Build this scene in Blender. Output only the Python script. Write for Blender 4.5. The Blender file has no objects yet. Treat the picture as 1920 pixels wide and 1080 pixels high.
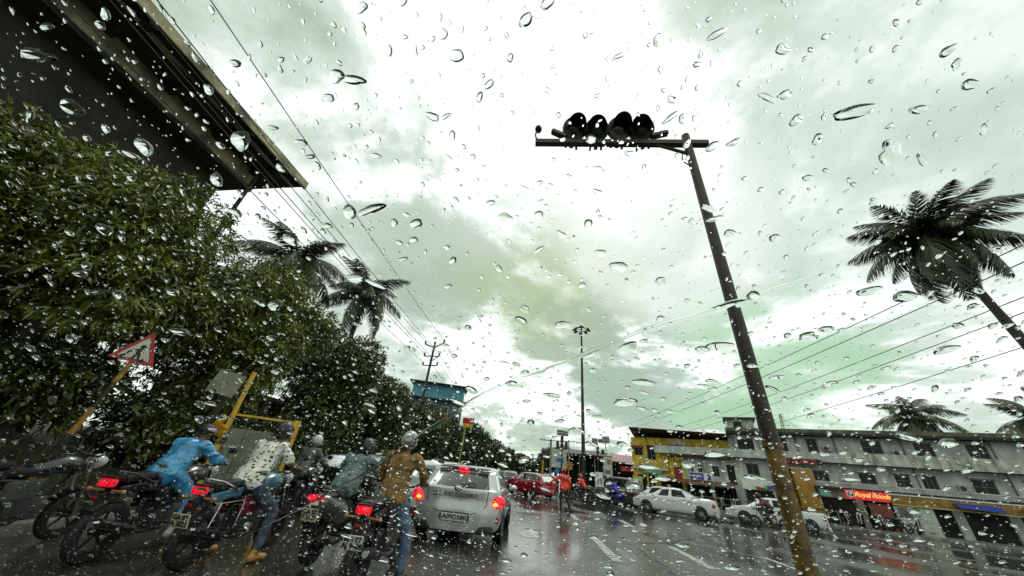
import bpy, bmesh, math, random
import numpy as np
from mathutils import Vector, Matrix, Euler
R_ = math.radians
rnd = random.Random(7)
scene = bpy.context.scene
col = scene.collection

# ------------------------------------------------------------------ camera
CAM_H = 1.35
cam_d = bpy.data.cameras.new('camera')
cam = bpy.data.objects.new('camera', cam_d)
col.objects.link(cam)
cam_d.sensor_width = 36.0
cam_d.lens = 11.25
cam_d.clip_start = 0.01
cam_d.clip_end = 3000
Rm = Matrix(((0.9940273413, -0.0514152073, 0.0962606937),
             (0.0575143049, -0.5028117511, -0.8624804042),
             (0.0927456167, 0.8628654700, -0.4968515183)))
cam.matrix_world = Matrix.Translation((0, 0, CAM_H)) @ Rm.to_4x4()
scene.camera = cam

# ------------------------------------------------------------------ sky, sun, exposure
SUN_EL, SUN_AZ = R_(58), R_(12)          # high and nearly straight ahead, behind cloud
world = bpy.data.worlds.new('World')
scene.world = world
world.use_nodes = True
wn, wl = world.node_tree.nodes, world.node_tree.links
wn.clear()


def N(nodes, t, **kw):
    n = nodes.new(t)
    for k, v in kw.items():
        if k == 'inp':
            for a, b in v.items():
                n.inputs[a].default_value = b
        else:
            setattr(n, k, v)
    return n


wout = N(wn, 'ShaderNodeOutputWorld')
bg = N(wn, 'ShaderNodeBackground', inp={'Strength': 0.98})
skyt = N(wn, 'ShaderNodeTexSky', sky_type='NISHITA', sun_disc=False, sun_elevation=SUN_EL, sun_rotation=SUN_AZ)
skm = N(wn, 'ShaderNodeVectorMath', operation='SCALE', inp={'Scale': 0.08})
wl.new(skyt.outputs[0], skm.inputs[0])
tc = N(wn, 'ShaderNodeTexCoord')
sep = N(wn, 'ShaderNodeSeparateXYZ')
wl.new(tc.outputs['Generated'], sep.inputs[0])
zc = N(wn, 'ShaderNodeMath', operation='MAXIMUM', inp={1: 0.0})
wl.new(sep.outputs['Z'], zc.inputs[0])
zz = N(wn, 'ShaderNodeMath', operation='ADD', inp={1: 0.22})
wl.new(zc.outputs[0], zz.inputs[0])
dx = N(wn, 'ShaderNodeMath', operation='DIVIDE')
dy = N(wn, 'ShaderNodeMath', operation='DIVIDE')
wl.new(sep.outputs['X'], dx.inputs[0]); wl.new(zz.outputs[0], dx.inputs[1])
wl.new(sep.outputs['Y'], dy.inputs[0]); wl.new(zz.outputs[0], dy.inputs[1])
cmb = N(wn, 'ShaderNodeCombineXYZ', inp={'Z': 3.7})
wl.new(dx.outputs[0], cmb.inputs[0]); wl.new(dy.outputs[0], cmb.inputs[1])
n1 = N(wn, 'ShaderNodeTexNoise', inp={'Scale': 1.55, 'Detail': 6.0, 'Roughness': 0.56, 'Distortion': 0.35})
wl.new(cmb.outputs[0], n1.inputs['Vector'])
# cloud colour: blown-out white, pale green grey and heavier grey-green bellies
ramp = N(wn, 'ShaderNodeValToRGB')
cr = ramp.color_ramp
cr.elements[0].position = 0.34; cr.elements[0].color = (0.39, 0.49, 0.39, 1)
cr.elements[1].position = 0.66; cr.elements[1].color = (1.04, 1.09, 1.05, 1)
e = cr.elements.new(0.41); e.color = (0.54, 0.65, 0.55, 1)
e = cr.elements.new(0.47); e.color = (0.71, 0.80, 0.72, 1)
e = cr.elements.new(0.53); e.color = (1.03, 1.09, 1.04, 1)
n3 = N(wn, 'ShaderNodeTexNoise', inp={'Scale': 4.2, 'Detail': 5.0, 'Roughness': 0.6, 'Distortion': 0.2})
wl.new(cmb.outputs[0], n3.inputs['Vector'])
nmix = N(wn, 'ShaderNodeMath', operation='MULTIPLY_ADD', inp={1: 0.34, 2: -0.185})
wl.new(n3.outputs['Fac'], nmix.inputs[0])
nsum = N(wn, 'ShaderNodeMath', operation='ADD')
wl.new(n1.outputs['Fac'], nsum.inputs[0]); wl.new(nmix.outputs[0], nsum.inputs[1])
wl.new(nsum.outputs[0], ramp.inputs[0])
# patches where the cloud is thin or heavy: (direction, size, dark/olive/green colour, weight)
last = ramp.outputs[0]


def sky_patch(last, d, r, c, wgt):
    d = Vector(d).normalized()
    dot = N(wn, 'ShaderNodeVectorMath', operation='DOT_PRODUCT', inp={1: d})
    wl.new(tc.outputs['Generated'], dot.inputs[0])
    n2 = N(wn, 'ShaderNodeMath', operation='MULTIPLY_ADD', inp={1: -0.16, 2: 0.08})
    wl.new(nsum.outputs[0], n2.inputs[0])
    ad = N(wn, 'ShaderNodeMath', operation='ADD')
    wl.new(dot.outputs['Value'], ad.inputs[0]); wl.new(n2.outputs[0], ad.inputs[1])
    mr = N(wn, 'ShaderNodeMapRange', interpolation_type='SMOOTHSTEP',
           inp={'From Min': math.cos(r * 1.5), 'From Max': math.cos(r * 0.25), 'To Min': 0.0, 'To Max': wgt})
    wl.new(ad.outputs[0], mr.inputs[0])
    mx = N(wn, 'ShaderNodeMix', data_type='RGBA')
    wl.new(mr.outputs[0], mx.inputs['Factor'])
    wl.new(last, mx.inputs['A'])
    mx.inputs['B'].default_value = (*c, 1)
    return mx.outputs['Result']


PATCH = [
    ((-0.30, 0.79, 0.54), 0.17, (0.39, 0.48, 0.37), 0.8),
    ((-0.12, 0.84, 0.53), 0.12, (0.44, 0.53, 0.40), 0.7),
    ((0.033, 0.882, 0.47), 0.19, (0.42, 0.53, 0.31), 0.85),
    ((0.14, 0.93, 0.34), 0.12, (0.37, 0.46, 0.34), 0.75),
    ((0.29, 0.93, 0.2), 0.13, (0.37, 0.48, 0.39), 0.75),
    ((0.56, 0.79, 0.25), 0.14, (0.41, 0.66, 0.41), 0.7),
    ((-0.11, 0.975, 0.19), 0.12, (0.42, 0.54, 0.42), 0.65),
    ((0.70, 0.42, 0.57), 0.26, (0.61, 0.73, 0.65), 0.6),
    ((-0.05, 0.55, 0.84), 0.30, (1.02, 1.06, 1.03), 0.35),
    ((0.30, 0.70, 0.62), 0.20, (1.05, 1.08, 1.05), 0.5),
    ((-0.62, 0.50, 0.60), 0.14, (0.53, 0.63, 0.53), 0.7),
    ((-0.42, 0.62, 0.66), 0.12, (0.51, 0.61, 0.51), 0.6),
]
for p in PATCH:
    last = sky_patch(last, *p)
mixw = N(wn, 'ShaderNodeMix', data_type='RGBA', inp={'Factor': 0.93})
wl.new(skm.outputs[0], mixw.inputs['A'])
wl.new(last, mixw.inputs['B'])
wl.new(mixw.outputs['Result'], bg.inputs['Color'])
wl.new(bg.outputs[0], wout.inputs[0])

sun_d = bpy.data.lights.new('sun', 'SUN')
sun_d.energy = 0.9
sun_d.angle = R_(16)
sun_d.color = (1.0, 0.97, 0.92)
sun = bpy.data.objects.new('sun', sun_d)
col.objects.link(sun)
sdir = Vector((math.sin(SUN_AZ) * math.cos(SUN_EL), math.cos(SUN_AZ) * math.cos(SUN_EL), math.sin(SUN_EL)))
sun.rotation_euler = sdir.to_track_quat('Z', 'Y').to_euler()

vs = scene.view_settings
vs.view_transform = 'Standard'
vs.look = 'None'
vs.exposure = 0.22
vs.gamma = 1.0
vs.use_curve_mapping = False
scene.render.engine = 'CYCLES'
cy = scene.cycles
cy.use_denoising = True
cy.max_bounces = 10
cy.transmission_bounces = 8
cy.glossy_bounces = 4
cy.diffuse_bounces = 2
cy.transparent_max_bounces = 24
cy.sample_clamp_indirect = 6.0
cy.use_adaptive_sampling = True
cy.adaptive_threshold = 0.02


# ------------------------------------------------------------------ helpers: materials
MATS = {}


def mat(name, c, rough=0.6, metal=0.0, var=0.18, scale=6.0, bump=0.0, bscale=60.0, coat=0.0, c2=None, spec=0.5,
        emit=None, estr=0.0, stretch=None, detail=4.0, island=False):
    """A procedural Principled material: noise-varied colour, optional bump, coat, emission."""
    if name in MATS:
        return MATS[name]
    m = bpy.data.materials.new(name)
    m.use_nodes = True
    nt = m.node_tree
    nd, lk = nt.nodes, nt.links
    p = nd['Principled BSDF']
    p.inputs['Roughness'].default_value = rough
    p.inputs['Metallic'].default_value = metal
    p.inputs['Specular IOR Level'].default_value = spec
    p.inputs['Coat Weight'].default_value = coat
    p.inputs['Coat Roughness'].default_value = 0.04
    t = N(nd, 'ShaderNodeTexCoord')
    vec = t.outputs['Object']
    if stretch:
        mp = N(nd, 'ShaderNodeMapping', inp={'Scale': stretch})
        lk.new(vec, mp.inputs['Vector'])
        vec = mp.outputs[0]
    nz = N(nd, 'ShaderNodeTexNoise', inp={'Scale': scale, 'Detail': detail, 'Roughness': 0.6})
    lk.new(vec, nz.inputs['Vector'])
    rp = N(nd, 'ShaderNodeValToRGB')
    a = [max(0.0, x * (1 - var)) for x in c]
    b = list(c2) if c2 else [min(1.0, x * (1 + var)) for x in c]
    rp.color_ramp.elements[0].position = 0.35
    rp.color_ramp.elements[1].position = 0.65
    rp.color_ramp.elements[0].color = (*(c if c2 else a), 1)
    rp.color_ramp.elements[1].color = (*b, 1)
    lk.new(nz.outputs['Fac'], rp.inputs[0])
    out = rp.outputs[0]
    if island:
        g = N(nd, 'ShaderNodeNewGeometry')
        hs = N(nd, 'ShaderNodeHueSaturation')
        mr = N(nd, 'ShaderNodeMapRange', inp={'To Min': 0.45, 'To Max': 1.75})
        lk.new(g.outputs['Random Per Island'], mr.inputs[0])
        lk.new(mr.outputs[0], hs.inputs['Value'])
        mh = N(nd, 'ShaderNodeMapRange', inp={'To Min': 0.515, 'To Max': 0.47})
        lk.new(g.outputs['Random Per Island'], mh.inputs[0])
        lk.new(mh.outputs[0], hs.inputs['Hue'])
        lk.new(out, hs.inputs['Color'])
        out = hs.outputs[0]
    lk.new(out, p.inputs['Base Color'])
    if bump:
        nb = N(nd, 'ShaderNodeTexNoise', inp={'Scale': bscale, 'Detail': 3.0})
        lk.new(vec, nb.inputs['Vector'])
        bp = N(nd, 'ShaderNodeBump', inp={'Strength': bump, 'Distance': 0.02})
        lk.new(nb.outputs['Fac'], bp.inputs['Height'])
        lk.new(bp.outputs[0], p.inputs['Normal'])
    if emit:
        p.inputs['Emission Color'].default_value = (*emit, 1)
        p.inputs['Emission Strength'].default_value = estr
    MATS[name] = m
    return m


def mat_water():
    m = bpy.data.materials.new('rain_water')
    m.use_nodes = True
    nd, lk = m.node_tree.nodes, m.node_tree.links
    nd.clear()
    o = N(nd, 'ShaderNodeOutputMaterial')
    g = N(nd, 'ShaderNodeBsdfGlass', inp={'IOR': 1.333, 'Roughness': 0.0, 'Color': (0.97, 0.99, 0.97, 1)})
    lk.new(g.outputs[0], o.inputs[0])
    return m


def mat_clear():
    m = bpy.data.materials.new('clear_windscreen_glass')
    m.use_nodes = True
    nd, lk = m.node_tree.nodes, m.node_tree.links
    nd.clear()
    o = N(nd, 'ShaderNodeOutputMaterial')
    g = N(nd, 'ShaderNodeBsdfTransparent', inp={'Color': (0.985, 0.995, 0.985, 1)})
    lk.new(g.outputs[0], o.inputs[0])
    return m


def mat_car_glass(name='tinted_car_glass', tint=(0.22, 0.28, 0.26), k=1.0):
    if name in MATS:
        return MATS[name]
    m = bpy.data.materials.new(name)
    m.use_nodes = True
    nd, lk = m.node_tree.nodes, m.node_tree.links
    nd.clear()
    o = N(nd, 'ShaderNodeOutputMaterial')
    tr = N(nd, 'ShaderNodeBsdfTransparent', inp={'Color': (*tint, 1)})
    gl = N(nd, 'ShaderNodeBsdfGlossy', inp={'Roughness': 0.04, 'Color': (0.9, 0.95, 0.92, 1)})
    fr = N(nd, 'ShaderNodeFresnel', inp={'IOR': 1.3})
    mx = N(nd, 'ShaderNodeMixShader')
    nz = N(nd, 'ShaderNodeTexNoise', inp={'Scale': 30.0, 'Detail': 3.0})
    bp = N(nd, 'ShaderNodeBump', inp={'Strength': 0.25, 'Distance': 0.01})
    lk.new(nz.outputs['Fac'], bp.inputs['Height'])
    lk.new(bp.outputs[0], gl.inputs['Normal'])
    lk.new(fr.outputs[0], mx.inputs[0])
    lk.new(tr.outputs[0], mx.inputs[1])
    lk.new(gl.outputs[0], mx.inputs[2])
    lk.new(mx.outputs[0], o.inputs[0])
    MATS[name] = m
    return m


def mat_wet_road():
    m = bpy.data.materials.new('wet_asphalt')
    m.use_nodes = True
    nd, lk = m.node_tree.nodes, m.node_tree.links
    p = nd['Principled BSDF']
    t = N(nd, 'ShaderNodeTexCoord')
    big = N(nd, 'ShaderNodeTexNoise', inp={'Scale': 0.32, 'Detail': 5.0, 'Roughness': 0.6, 'Distortion': 0.6})
    mp = N(nd, 'ShaderNodeMapping', inp={'Scale': (1.0, 0.45, 1.0)})
    lk.new(t.outputs['Object'], mp.inputs[0])
    lk.new(mp.outputs[0], big.inputs['Vector'])
    fine = N(nd, 'ShaderNodeTexNoise', inp={'Scale': 38.0, 'Detail': 4.0, 'Roughness': 0.7})
    lk.new(t.outputs['Object'], fine.inputs['Vector'])
    mid = N(nd, 'ShaderNodeTexNoise', inp={'Scale': 3.2, 'Detail': 4.0, 'Roughness': 0.6})
    lk.new(t.outputs['Object'], mid.inputs['Vector'])
    r1 = N(nd, 'ShaderNodeValToRGB')
    r1.color_ramp.elements[0].position = 0.3; r1.color_ramp.elements[0].color = (0.020, 0.021, 0.019, 1)
    r1.color_ramp.elements[1].position = 0.7; r1.color_ramp.elements[1].color = (0.062, 0.060, 0.050, 1)
    lk.new(mid.outputs['Fac'], r1.inputs[0])
    mx = N(nd, 'ShaderNodeMix', data_type='RGBA', blend_type='MULTIPLY', inp={'Factor': 0.6})
    r2 = N(nd, 'ShaderNodeValToRGB')
    r2.color_ramp.elements[0].position = 0.35; r2.color_ramp.elements[0].color = (0.45, 0.45, 0.45, 1)
    r2.color_ramp.elements[1].position = 0.65; r2.color_ramp.elements[1].color = (1.4, 1.4, 1.35, 1)
    lk.new(fine.outputs['Fac'], r2.inputs[0])
    lk.new(r1.outputs[0], mx.inputs['A']); lk.new(r2.outputs[0], mx.inputs['B'])
    lk.new(mx.outputs['Result'], p.inputs['Base Color'])
    rr = N(nd, 'ShaderNodeMapRange', interpolation_type='SMOOTHSTEP',
           inp={'From Min': 0.36, 'From Max': 0.54, 'To Min': 0.36, 'To Max': 0.05})
    lk.new(big.outputs['Fac'], rr.inputs[0])
    lk.new(rr.outputs[0], p.inputs['Roughness'])
    bs = N(nd, 'ShaderNodeMapRange', inp={'From Min': 0.36, 'From Max': 0.54, 'To Min': 0.5, 'To Max': 0.10})
    lk.new(big.outputs['Fac'], bs.inputs[0])
    bp = N(nd, 'ShaderNodeBump', inp={'Distance': 0.012})
    lk.new(bs.outputs[0], bp.inputs['Strength'])
    ad = N(nd, 'ShaderNodeMath', operation='ADD')
    lk.new(fine.outputs['Fac'], ad.inputs[0]); lk.new(mid.outputs['Fac'], ad.inputs[1])
    lk.new(ad.outputs[0], bp.inputs['Height'])
    lk.new(bp.outputs[0], p.inputs['Normal'])
    return m


# ------------------------------------------------------------------ helpers: meshes
class MB:
    """Collects vertices and faces; build() links them as one mesh object."""

    def __init__(s):
        s.v, s.f = [], []

    def add(s, v, f):
        o = len(s.v)
        s.v += [tuple(p) for p in v]
        s.f += [tuple(i + o for i in q) for q in f]
        return s

    def box(s, c, d, rot=None):
        h = [x / 2 for x in d]
        P = [Vector((sx * h[0], sy * h[1], sz * h[2])) for sx in (-1, 1) for sy in (-1, 1) for sz in (-1, 1)]
        if rot:
            m = Euler(rot).to_matrix()
            P = [m @ p for p in P]
        P = [p + Vector(c) for p in P]
        return s.add(P, [(0, 1, 3, 2), (4, 6, 7, 5), (0, 4, 5, 1), (2, 3, 7, 6), (0, 2, 6, 4), (1, 5, 7, 3)])

    def bbox(s, x0, x1, y0, y1, z0, z1):
        return s.box(((x0 + x1) / 2, (y0 + y1) / 2, (z0 + z1) / 2), (abs(x1 - x0), abs(y1 - y0), abs(z1 - z0)))

    def rbox(s, c, d, r, rot=None, seg=2):
        bm = bmesh.new()
        bmesh.ops.create_cube(bm, size=1)
        for v in bm.verts:
            v.co = Vector((v.co.x * d[0], v.co.y * d[1], v.co.z * d[2]))
        bmesh.ops.bevel(bm, geom=bm.edges[:], offset=r, segments=seg, affect='EDGES', profile=0.6)
        m = Euler(rot).to_matrix() if rot else Matrix.Identity(3)
        bm.verts.index_update()
        v = [m @ p.co + Vector(c) for p in bm.verts]
        f = [[q.index for q in fc.verts] for fc in bm.faces]
        bm.free()
        return s.add(v, f)

    def tube(s, pts, r, n=8, caps=True, sq=1.0):
        pts = [Vector(p) for p in pts]
        if not hasattr(r, '__len__'):
            r = [r] * len(pts)
        V, F = [], []
        prev = None
        for i, p in enumerate(pts):
            a = pts[max(i - 1, 0)]
            b = pts[min(i + 1, len(pts) - 1)]
            t = (b - a)
            t = t.normalized() if t.length > 1e-9 else Vector((0, 0, 1))
            if prev is None:
                ref = Vector((0, 0, 1)) if abs(t.z) < 0.9 else Vector((1, 0, 0))
                x = t.cross(ref).normalized()
            else:
                x = (prev - t * prev.dot(t))
                x = x.normalized() if x.length > 1e-6 else t.orthogonal().normalized()
            prev = x
            y = t.cross(x)
            for k in range(n):
                an = 2 * math.pi * k / n
                V.append(p + (x * math.cos(an) + y * math.sin(an) * sq) * r[i])
        for i in range(len(pts) - 1):
            for k in range(n):
                k2 = (k + 1) % n
                F.append((i * n + k, i * n + k2, (i + 1) * n + k2, (i + 1) * n + k))
        if caps:
            F.append(tuple(range(n))[::-1])
            F.append(tuple(range((len(pts) - 1) * n, len(pts) * n)))
        return s.add(V, F)

    def lathe(s, prof, c=(0, 0, 0), axis='Z', n=16, rot=None):
        """prof: (radius, height) pairs, open profile; ends closed when radius is 0."""
        V, F = [], []
        for r, h in prof:
            for k in range(n):
                a = 2 * math.pi * k / n
                p = Vector((r * math.cos(a), r * math.sin(a), h))
                if axis == 'X':
                    p = Vector((p.z, p.x, p.y))
                elif axis == 'Y':
                    p = Vector((p.y, p.z, p.x))
                if rot:
                    p = Euler(rot).to_matrix() @ p
                V.append(p + Vector(c))
        m = len(prof)
        for i in range(m - 1):
            for k in range(n):
                k2 = (k + 1) % n
                F.append((i * n + k, i * n + k2, (i + 1) * n + k2, (i + 1) * n + k))
        return s.add(V, F)

    def ell(s, c, r, n=14, m=9, rot=None):
        V, F = [], []
        mt = Euler(rot).to_matrix() if rot else Matrix.Identity(3)
        c = Vector(c)
        for i in range(1, m):
            ph = math.pi * i / m
            for k in range(n):
                a = 2 * math.pi * k / n
                V.append(c + mt @ Vector((r[0] * math.sin(ph) * math.cos(a), r[1] * math.sin(ph) * math.sin(a), r[2] * math.cos(ph))))
        V.append(c + mt @ Vector((0, 0, r[2])))
        V.append(c + mt @ Vector((0, 0, -r[2])))
        t, b = len(V) - 2, len(V) - 1
        for i in range(m - 2):
            for k in range(n):
                k2 = (k + 1) % n
                F.append((i * n + k, (i + 1) * n + k, (i + 1) * n + k2, i * n + k2))
        for k in range(n):
            k2 = (k + 1) % n
            F.append((t, k, k2))
            F.append((b, (m - 2) * n + k2, (m - 2) * n + k))
        return s.add(V, F)

    def prism(s, poly, d0, d1, fr=None):
        """poly: 2D points (a, b); extruded along the third axis from d0 to d1. fr maps (a, b, d) -> xyz."""
        fr = fr or (lambda a, b, d: (a, b, d))
        n = len(poly)
        V = [fr(a, b, d0) for a, b in poly] + [fr(a, b, d1) for a, b in poly]
        F = [tuple(range(n))[::-1], tuple(range(n, 2 * n))]
        for i in range(n):
            j = (i + 1) % n
            F.append((i, j, n + j, n + i))
        return s.add(V, F)

    def mesh(s, name, smooth=False, fix=True):
        me = bpy.data.meshes.new(name)
        me.from_pydata(s.v, [], s.f)
        if fix:
            bm = bmesh.new()
            bm.from_mesh(me)
            bmesh.ops.recalc_face_normals(bm, faces=bm.faces[:])
            bm.to_mesh(me)
            bm.free()
        if smooth:
            me.polygons.foreach_set('use_smooth', [True] * len(me.polygons))
            me.set_sharp_from_angle(angle=R_(42 if smooth is True else smooth))
        me.update()
        return me

    def build(s, name, m, parent=None, smooth=False, loc=None, rot=None, fix=True):
        return obj(name, s.mesh(name, smooth, fix), m, parent, loc, rot)


def obj(name, me, m=None, parent=None, loc=None, rot=None):
    o = bpy.data.objects.new(name, me)
    col.objects.link(o)
    if m is not None and me is not None and len(me.materials) == 0:
        me.materials.append(m)
    if parent is not None:
        o.parent = parent
    if loc is not None:
        o.location = loc
    if rot is not None:
        o.rotation_euler = rot
    return o


def tag(o, label=None, cat=None, group=None, kind=None):
    if label:
        o['label'] = label
    if cat:
        o['category'] = cat
    if group:
        o['group'] = group
    if kind:
        o['kind'] = kind
    return o


def thing(name, label, cat, loc=(0, 0, 0), rz=0.0, group=None, scale=None):
    o = bpy.data.objects.new(name, None)
    o.empty_display_size = 0.2
    col.objects.link(o)
    o.location = loc
    o.rotation_euler = (0, 0, rz)
    if scale:
        o.scale = (scale,) * 3
    return tag(o, label, cat, group)


def text_mesh(txt, size, name='lettering', bold=0.0, depth=0.004, align='CENTER', shear=0.0, space=1.0, lines=1.0):
    c = bpy.data.curves.new(name, 'FONT')
    c.body = txt
    c.size = size
    c.align_x = align
    c.align_y = 'CENTER'
    c.extrude = depth
    c.offset = bold
    c.shear = shear
    c.space_character = space
    c.space_line = lines
    c.resolution_u = 3
    o = bpy.data.objects.new(name, c)
    col.objects.link(o)
    bpy.context.view_layer.update()
    me = bpy.data.meshes.new_from_object(o.evaluated_get(bpy.context.evaluated_depsgraph_get()))
    bpy.data.objects.remove(o)
    bpy.data.curves.remove(c)
    me.name = name
    return me


def wall_open(mb, u0, u1, z0, z1, openings, y=0.0, t=0.2):
    """A wall in the local x-z plane facing -y with rectangular openings and their reveals; t thick."""
    us = sorted({u0, u1, *[max(u0, min(u1, a)) for o in openings for a in o[:2]]})
    zs = sorted({z0, z1, *[max(z0, min(z1, a)) for o in openings for a in o[2:]]})

    def solid(i, j):
        if i < 0 or j < 0 or i >= len(us) - 1 or j >= len(zs) - 1:
            return False
        cu, cz = (us[i] + us[i + 1]) / 2, (zs[j] + zs[j + 1]) / 2
        return not any(a < cu < b and c < cz < d for a, b, c, d in openings)
    for i in range(len(us) - 1):
        for j in range(len(zs) - 1):
            if not solid(i, j):
                continue
            a, b, c, d = us[i], us[i + 1], zs[j], zs[j + 1]
            mb.add([(a, y, c), (b, y, c), (b, y, d), (a, y, d)], [(0, 1, 2, 3)])
            mb.add([(a, y + t, c), (b, y + t, c), (b, y + t, d), (a, y + t, d)], [(3, 2, 1, 0)])
            for ii, jj, P in ((i - 1, j, [(a, y, c), (a, y, d), (a, y + t, d), (a, y + t, c)]),
                              (i + 1, j, [(b, y, d), (b, y, c), (b, y + t, c), (b, y + t, d)]),
                              (i, j - 1, [(a, y, c), (a, y + t, c), (b, y + t, c), (b, y, c)]),
                              (i, j + 1, [(a, y, d), (b, y, d), (b, y + t, d), (a, y + t, d)])):
                if not solid(ii, jj):
                    mb.add(P, [(0, 1, 2, 3)])
    return mb


def bez(p0, p1, p2, n=8):
    p0, p1, p2 = Vector(p0), Vector(p1), Vector(p2)
    return [(p0 * (1 - t) ** 2 + p1 * 2 * t * (1 - t) + p2 * t * t) for t in [i / n for i in range(n + 1)]]



# ------------------------------------------------------------------ setting: ground, road, verge
M_road = mat_wet_road()
M_paint = mat('worn_road_paint', (0.10, 0.10, 0.09), 0.35, var=0.3, scale=9, c2=(0.55, 0.55, 0.48), bump=0.2, bscale=50)
M_earth = mat('wet_red_earth', (0.022, 0.012, 0.007), 0.7, scale=2.2, c2=(0.06, 0.05, 0.024), bump=0.9, bscale=9)
M_conc = mat('old_concrete', (0.10, 0.105, 0.085), 0.75, scale=2.5, c2=(0.24, 0.24, 0.20), bump=0.3, bscale=30)
M_kerb = mat('kerb_stone', (0.12, 0.12, 0.10), 0.6, scale=4, c2=(0.25, 0.24, 0.20), bump=0.4, bscale=25)
M_crack = mat('road_crack_tar', (0.008, 0.008, 0.007), 0.25, var=0.1)
M_black = mat('black_plastic', (0.012, 0.012, 0.012), 0.45, var=0.2)
M_steel_dk = mat('dark_painted_steel', (0.02, 0.018, 0.014), 0.5, metal=0.3, c2=(0.045, 0.035, 0.018), scale=5, bump=0.2, bscale=70)
M_yellow = mat('yellow_enamel', (0.50, 0.30, 0.015), 0.45, scale=5, c2=(0.62, 0.40, 0.03), bump=0.1)
M_ochre = mat('grimy_ochre_paint', (0.055, 0.034, 0.008), 0.4, scale=9, c2=(0.21, 0.125, 0.015), bump=0.3, bscale=40, detail=7)
M_white = mat('white_paint', (0.62, 0.63, 0.60), 0.5, scale=5, c2=(0.78, 0.79, 0.76))
M_red = mat('red_paint', (0.42, 0.012, 0.02), 0.4, scale=5, var=0.2)
M_chrome = mat('chrome', (0.55, 0.55, 0.55), 0.12, metal=1.0, var=0.1)
M_rubber = mat('tyre_rubber', (0.012, 0.012, 0.012), 0.6, var=0.2, bump=0.3, bscale=80)
M_glassdk = mat('dark_window_glass', (0.010, 0.012, 0.012), 0.22, var=0.2, scale=3, spec=.25)
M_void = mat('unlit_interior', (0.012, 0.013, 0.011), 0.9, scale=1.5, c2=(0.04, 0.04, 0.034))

MB().bbox(-1500, 1500, -1500, 1500, -0.6, -0.05).build('ground', M_earth)['kind'] = 'structure'
road = MB().add([(-6.9, -40, 0), (70, -40, 0), (70, 260, 0), (-6.9, 260, 0)], [(0, 1, 2, 3)]).build('road', M_road)
road['kind'] = 'structure'


def marking(x0, x1, y0, y1, seed):
    r = random.Random(seed)
    P = []
    n = 10
    for i in range(n + 1):
        P.append((x0 + r.uniform(-.02, .02), y0 + (y1 - y0) * i / n))
    for i in range(n, -1, -1):
        P.append((x1 + r.uniform(-.02, .02), y0 + (y1 - y0) * i / n))
    o = MB().add([(a, b, 0.004) for a, b in P], [tuple(range(len(P)))]).build('lane_marking', M_paint, road)
    return o


for k, a in enumerate([(1.66, 1.86, 8.4, 11.2), (3.72, 3.92, 8.9, 11.3), (-.25, .2, 9.9, 10.9), (1.66, 1.86, 15.2, 17.2),
                       (3.72, 3.92, 4.6, 6.9), (1.66, 1.86, 2.5, 4.9), (3.72, 3.92, 15, 17.2), (6.2, 6.35, 8.6, 11.5), (-3.7, -3.52, 13, 16)]):
    marking(*a, k)


def crack(pts, w, seed, m=M_crack, name='road_crack', z=0.005):
    r = random.Random(seed)
    L, Rr = [], []
    for (a, b) in zip(pts[:-1], pts[1:]):
        a, b = Vector(a), Vector(b)
        n = max(3, int((b - a).length / 0.35))
        d = (b - a).normalized()
        nn = Vector((-d.y, d.x))
        for i in range(n):
            p = a.lerp(b, i / n) + nn * r.uniform(-.09, .09)
            ww = w * r.uniform(.5, 1.5)
            L.append(p + nn * ww)
            Rr.append(p - nn * ww)
    V = [(p.x, p.y, z) for p in L] + [(p.x, p.y, z) for p in Rr]
    n = len(L)
    return MB().add(V, [(i, n + i, n + i + 1, i + 1) for i in range(n - 1)]).build(name, m, road)


crack([(10.6, 19.0), (7.6, 16.3), (5.4, 13.8), (3.9, 11.9), (2.6, 11.2)], 0.045, 3)
crack([(12.3, 16.6), (8.8, 13.6), (7.2, 11.6), (5.9, 8.9)], 0.035, 4)
crack([(4.1, 13.2), (5.9, 11.6), (6.9, 10.4)], 0.03, 5, M_paint, 'road_joint')
crack([(2.3, 17.5), (2.55, 13), (2.7, 9.5), (2.75, 6)], 0.02, 6)

# verge on the left: kerb of single stones, then a rough earth bank
kerb = tag(bpy.data.objects.new('kerb', None), kind='structure')
col.objects.link(kerb)
kerb.location = (-6.95, 0, 0)
kme = MB().rbox((0, 0, 0.04), (0.2, 0.97, 0.24), 0.025).mesh('kerb_stone', True)
for i in range(34):
    o = obj('kerb_stone', kme, M_kerb, kerb, (rnd.uniform(-.015, .015), -4 + i, rnd.uniform(-.02, .01)), (0, 0, rnd.uniform(-.015, .015)))


def bank_h(x, y):
    t = max(0.0, min(1.0, (-7.05 - x) / 3.2))
    return 0.10 + 1.05 * t * t * (3 - 2 * t) + 0.13 * math.sin(x * 2.1 + y * 1.3) * t + 0.09 * math.sin(y * 2.9 - x * 1.7) * t


xs = [-7.05 - i * 0.25 for i in range(60)]
ys = [-14 + i * 0.4 for i in range(240)]
V = [(x, y, bank_h(x, y) + (rnd.uniform(-.03, .03))) for y in ys for x in xs]
F = [(j * 60 + i, j * 60 + i + 1, (j + 1) * 60 + i + 1, (j + 1) * 60 + i) for j in range(239) for i in range(59)]
bank = MB().add(V, F).build('earth_bank', M_earth, smooth=True)
bank['kind'] = 'structure'


def leaf_mat(name, c, c2, rough=0.35):
    m = mat(name, c, rough, scale=1.1, c2=c2, island=True, spec=0.6)
    return m


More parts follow.
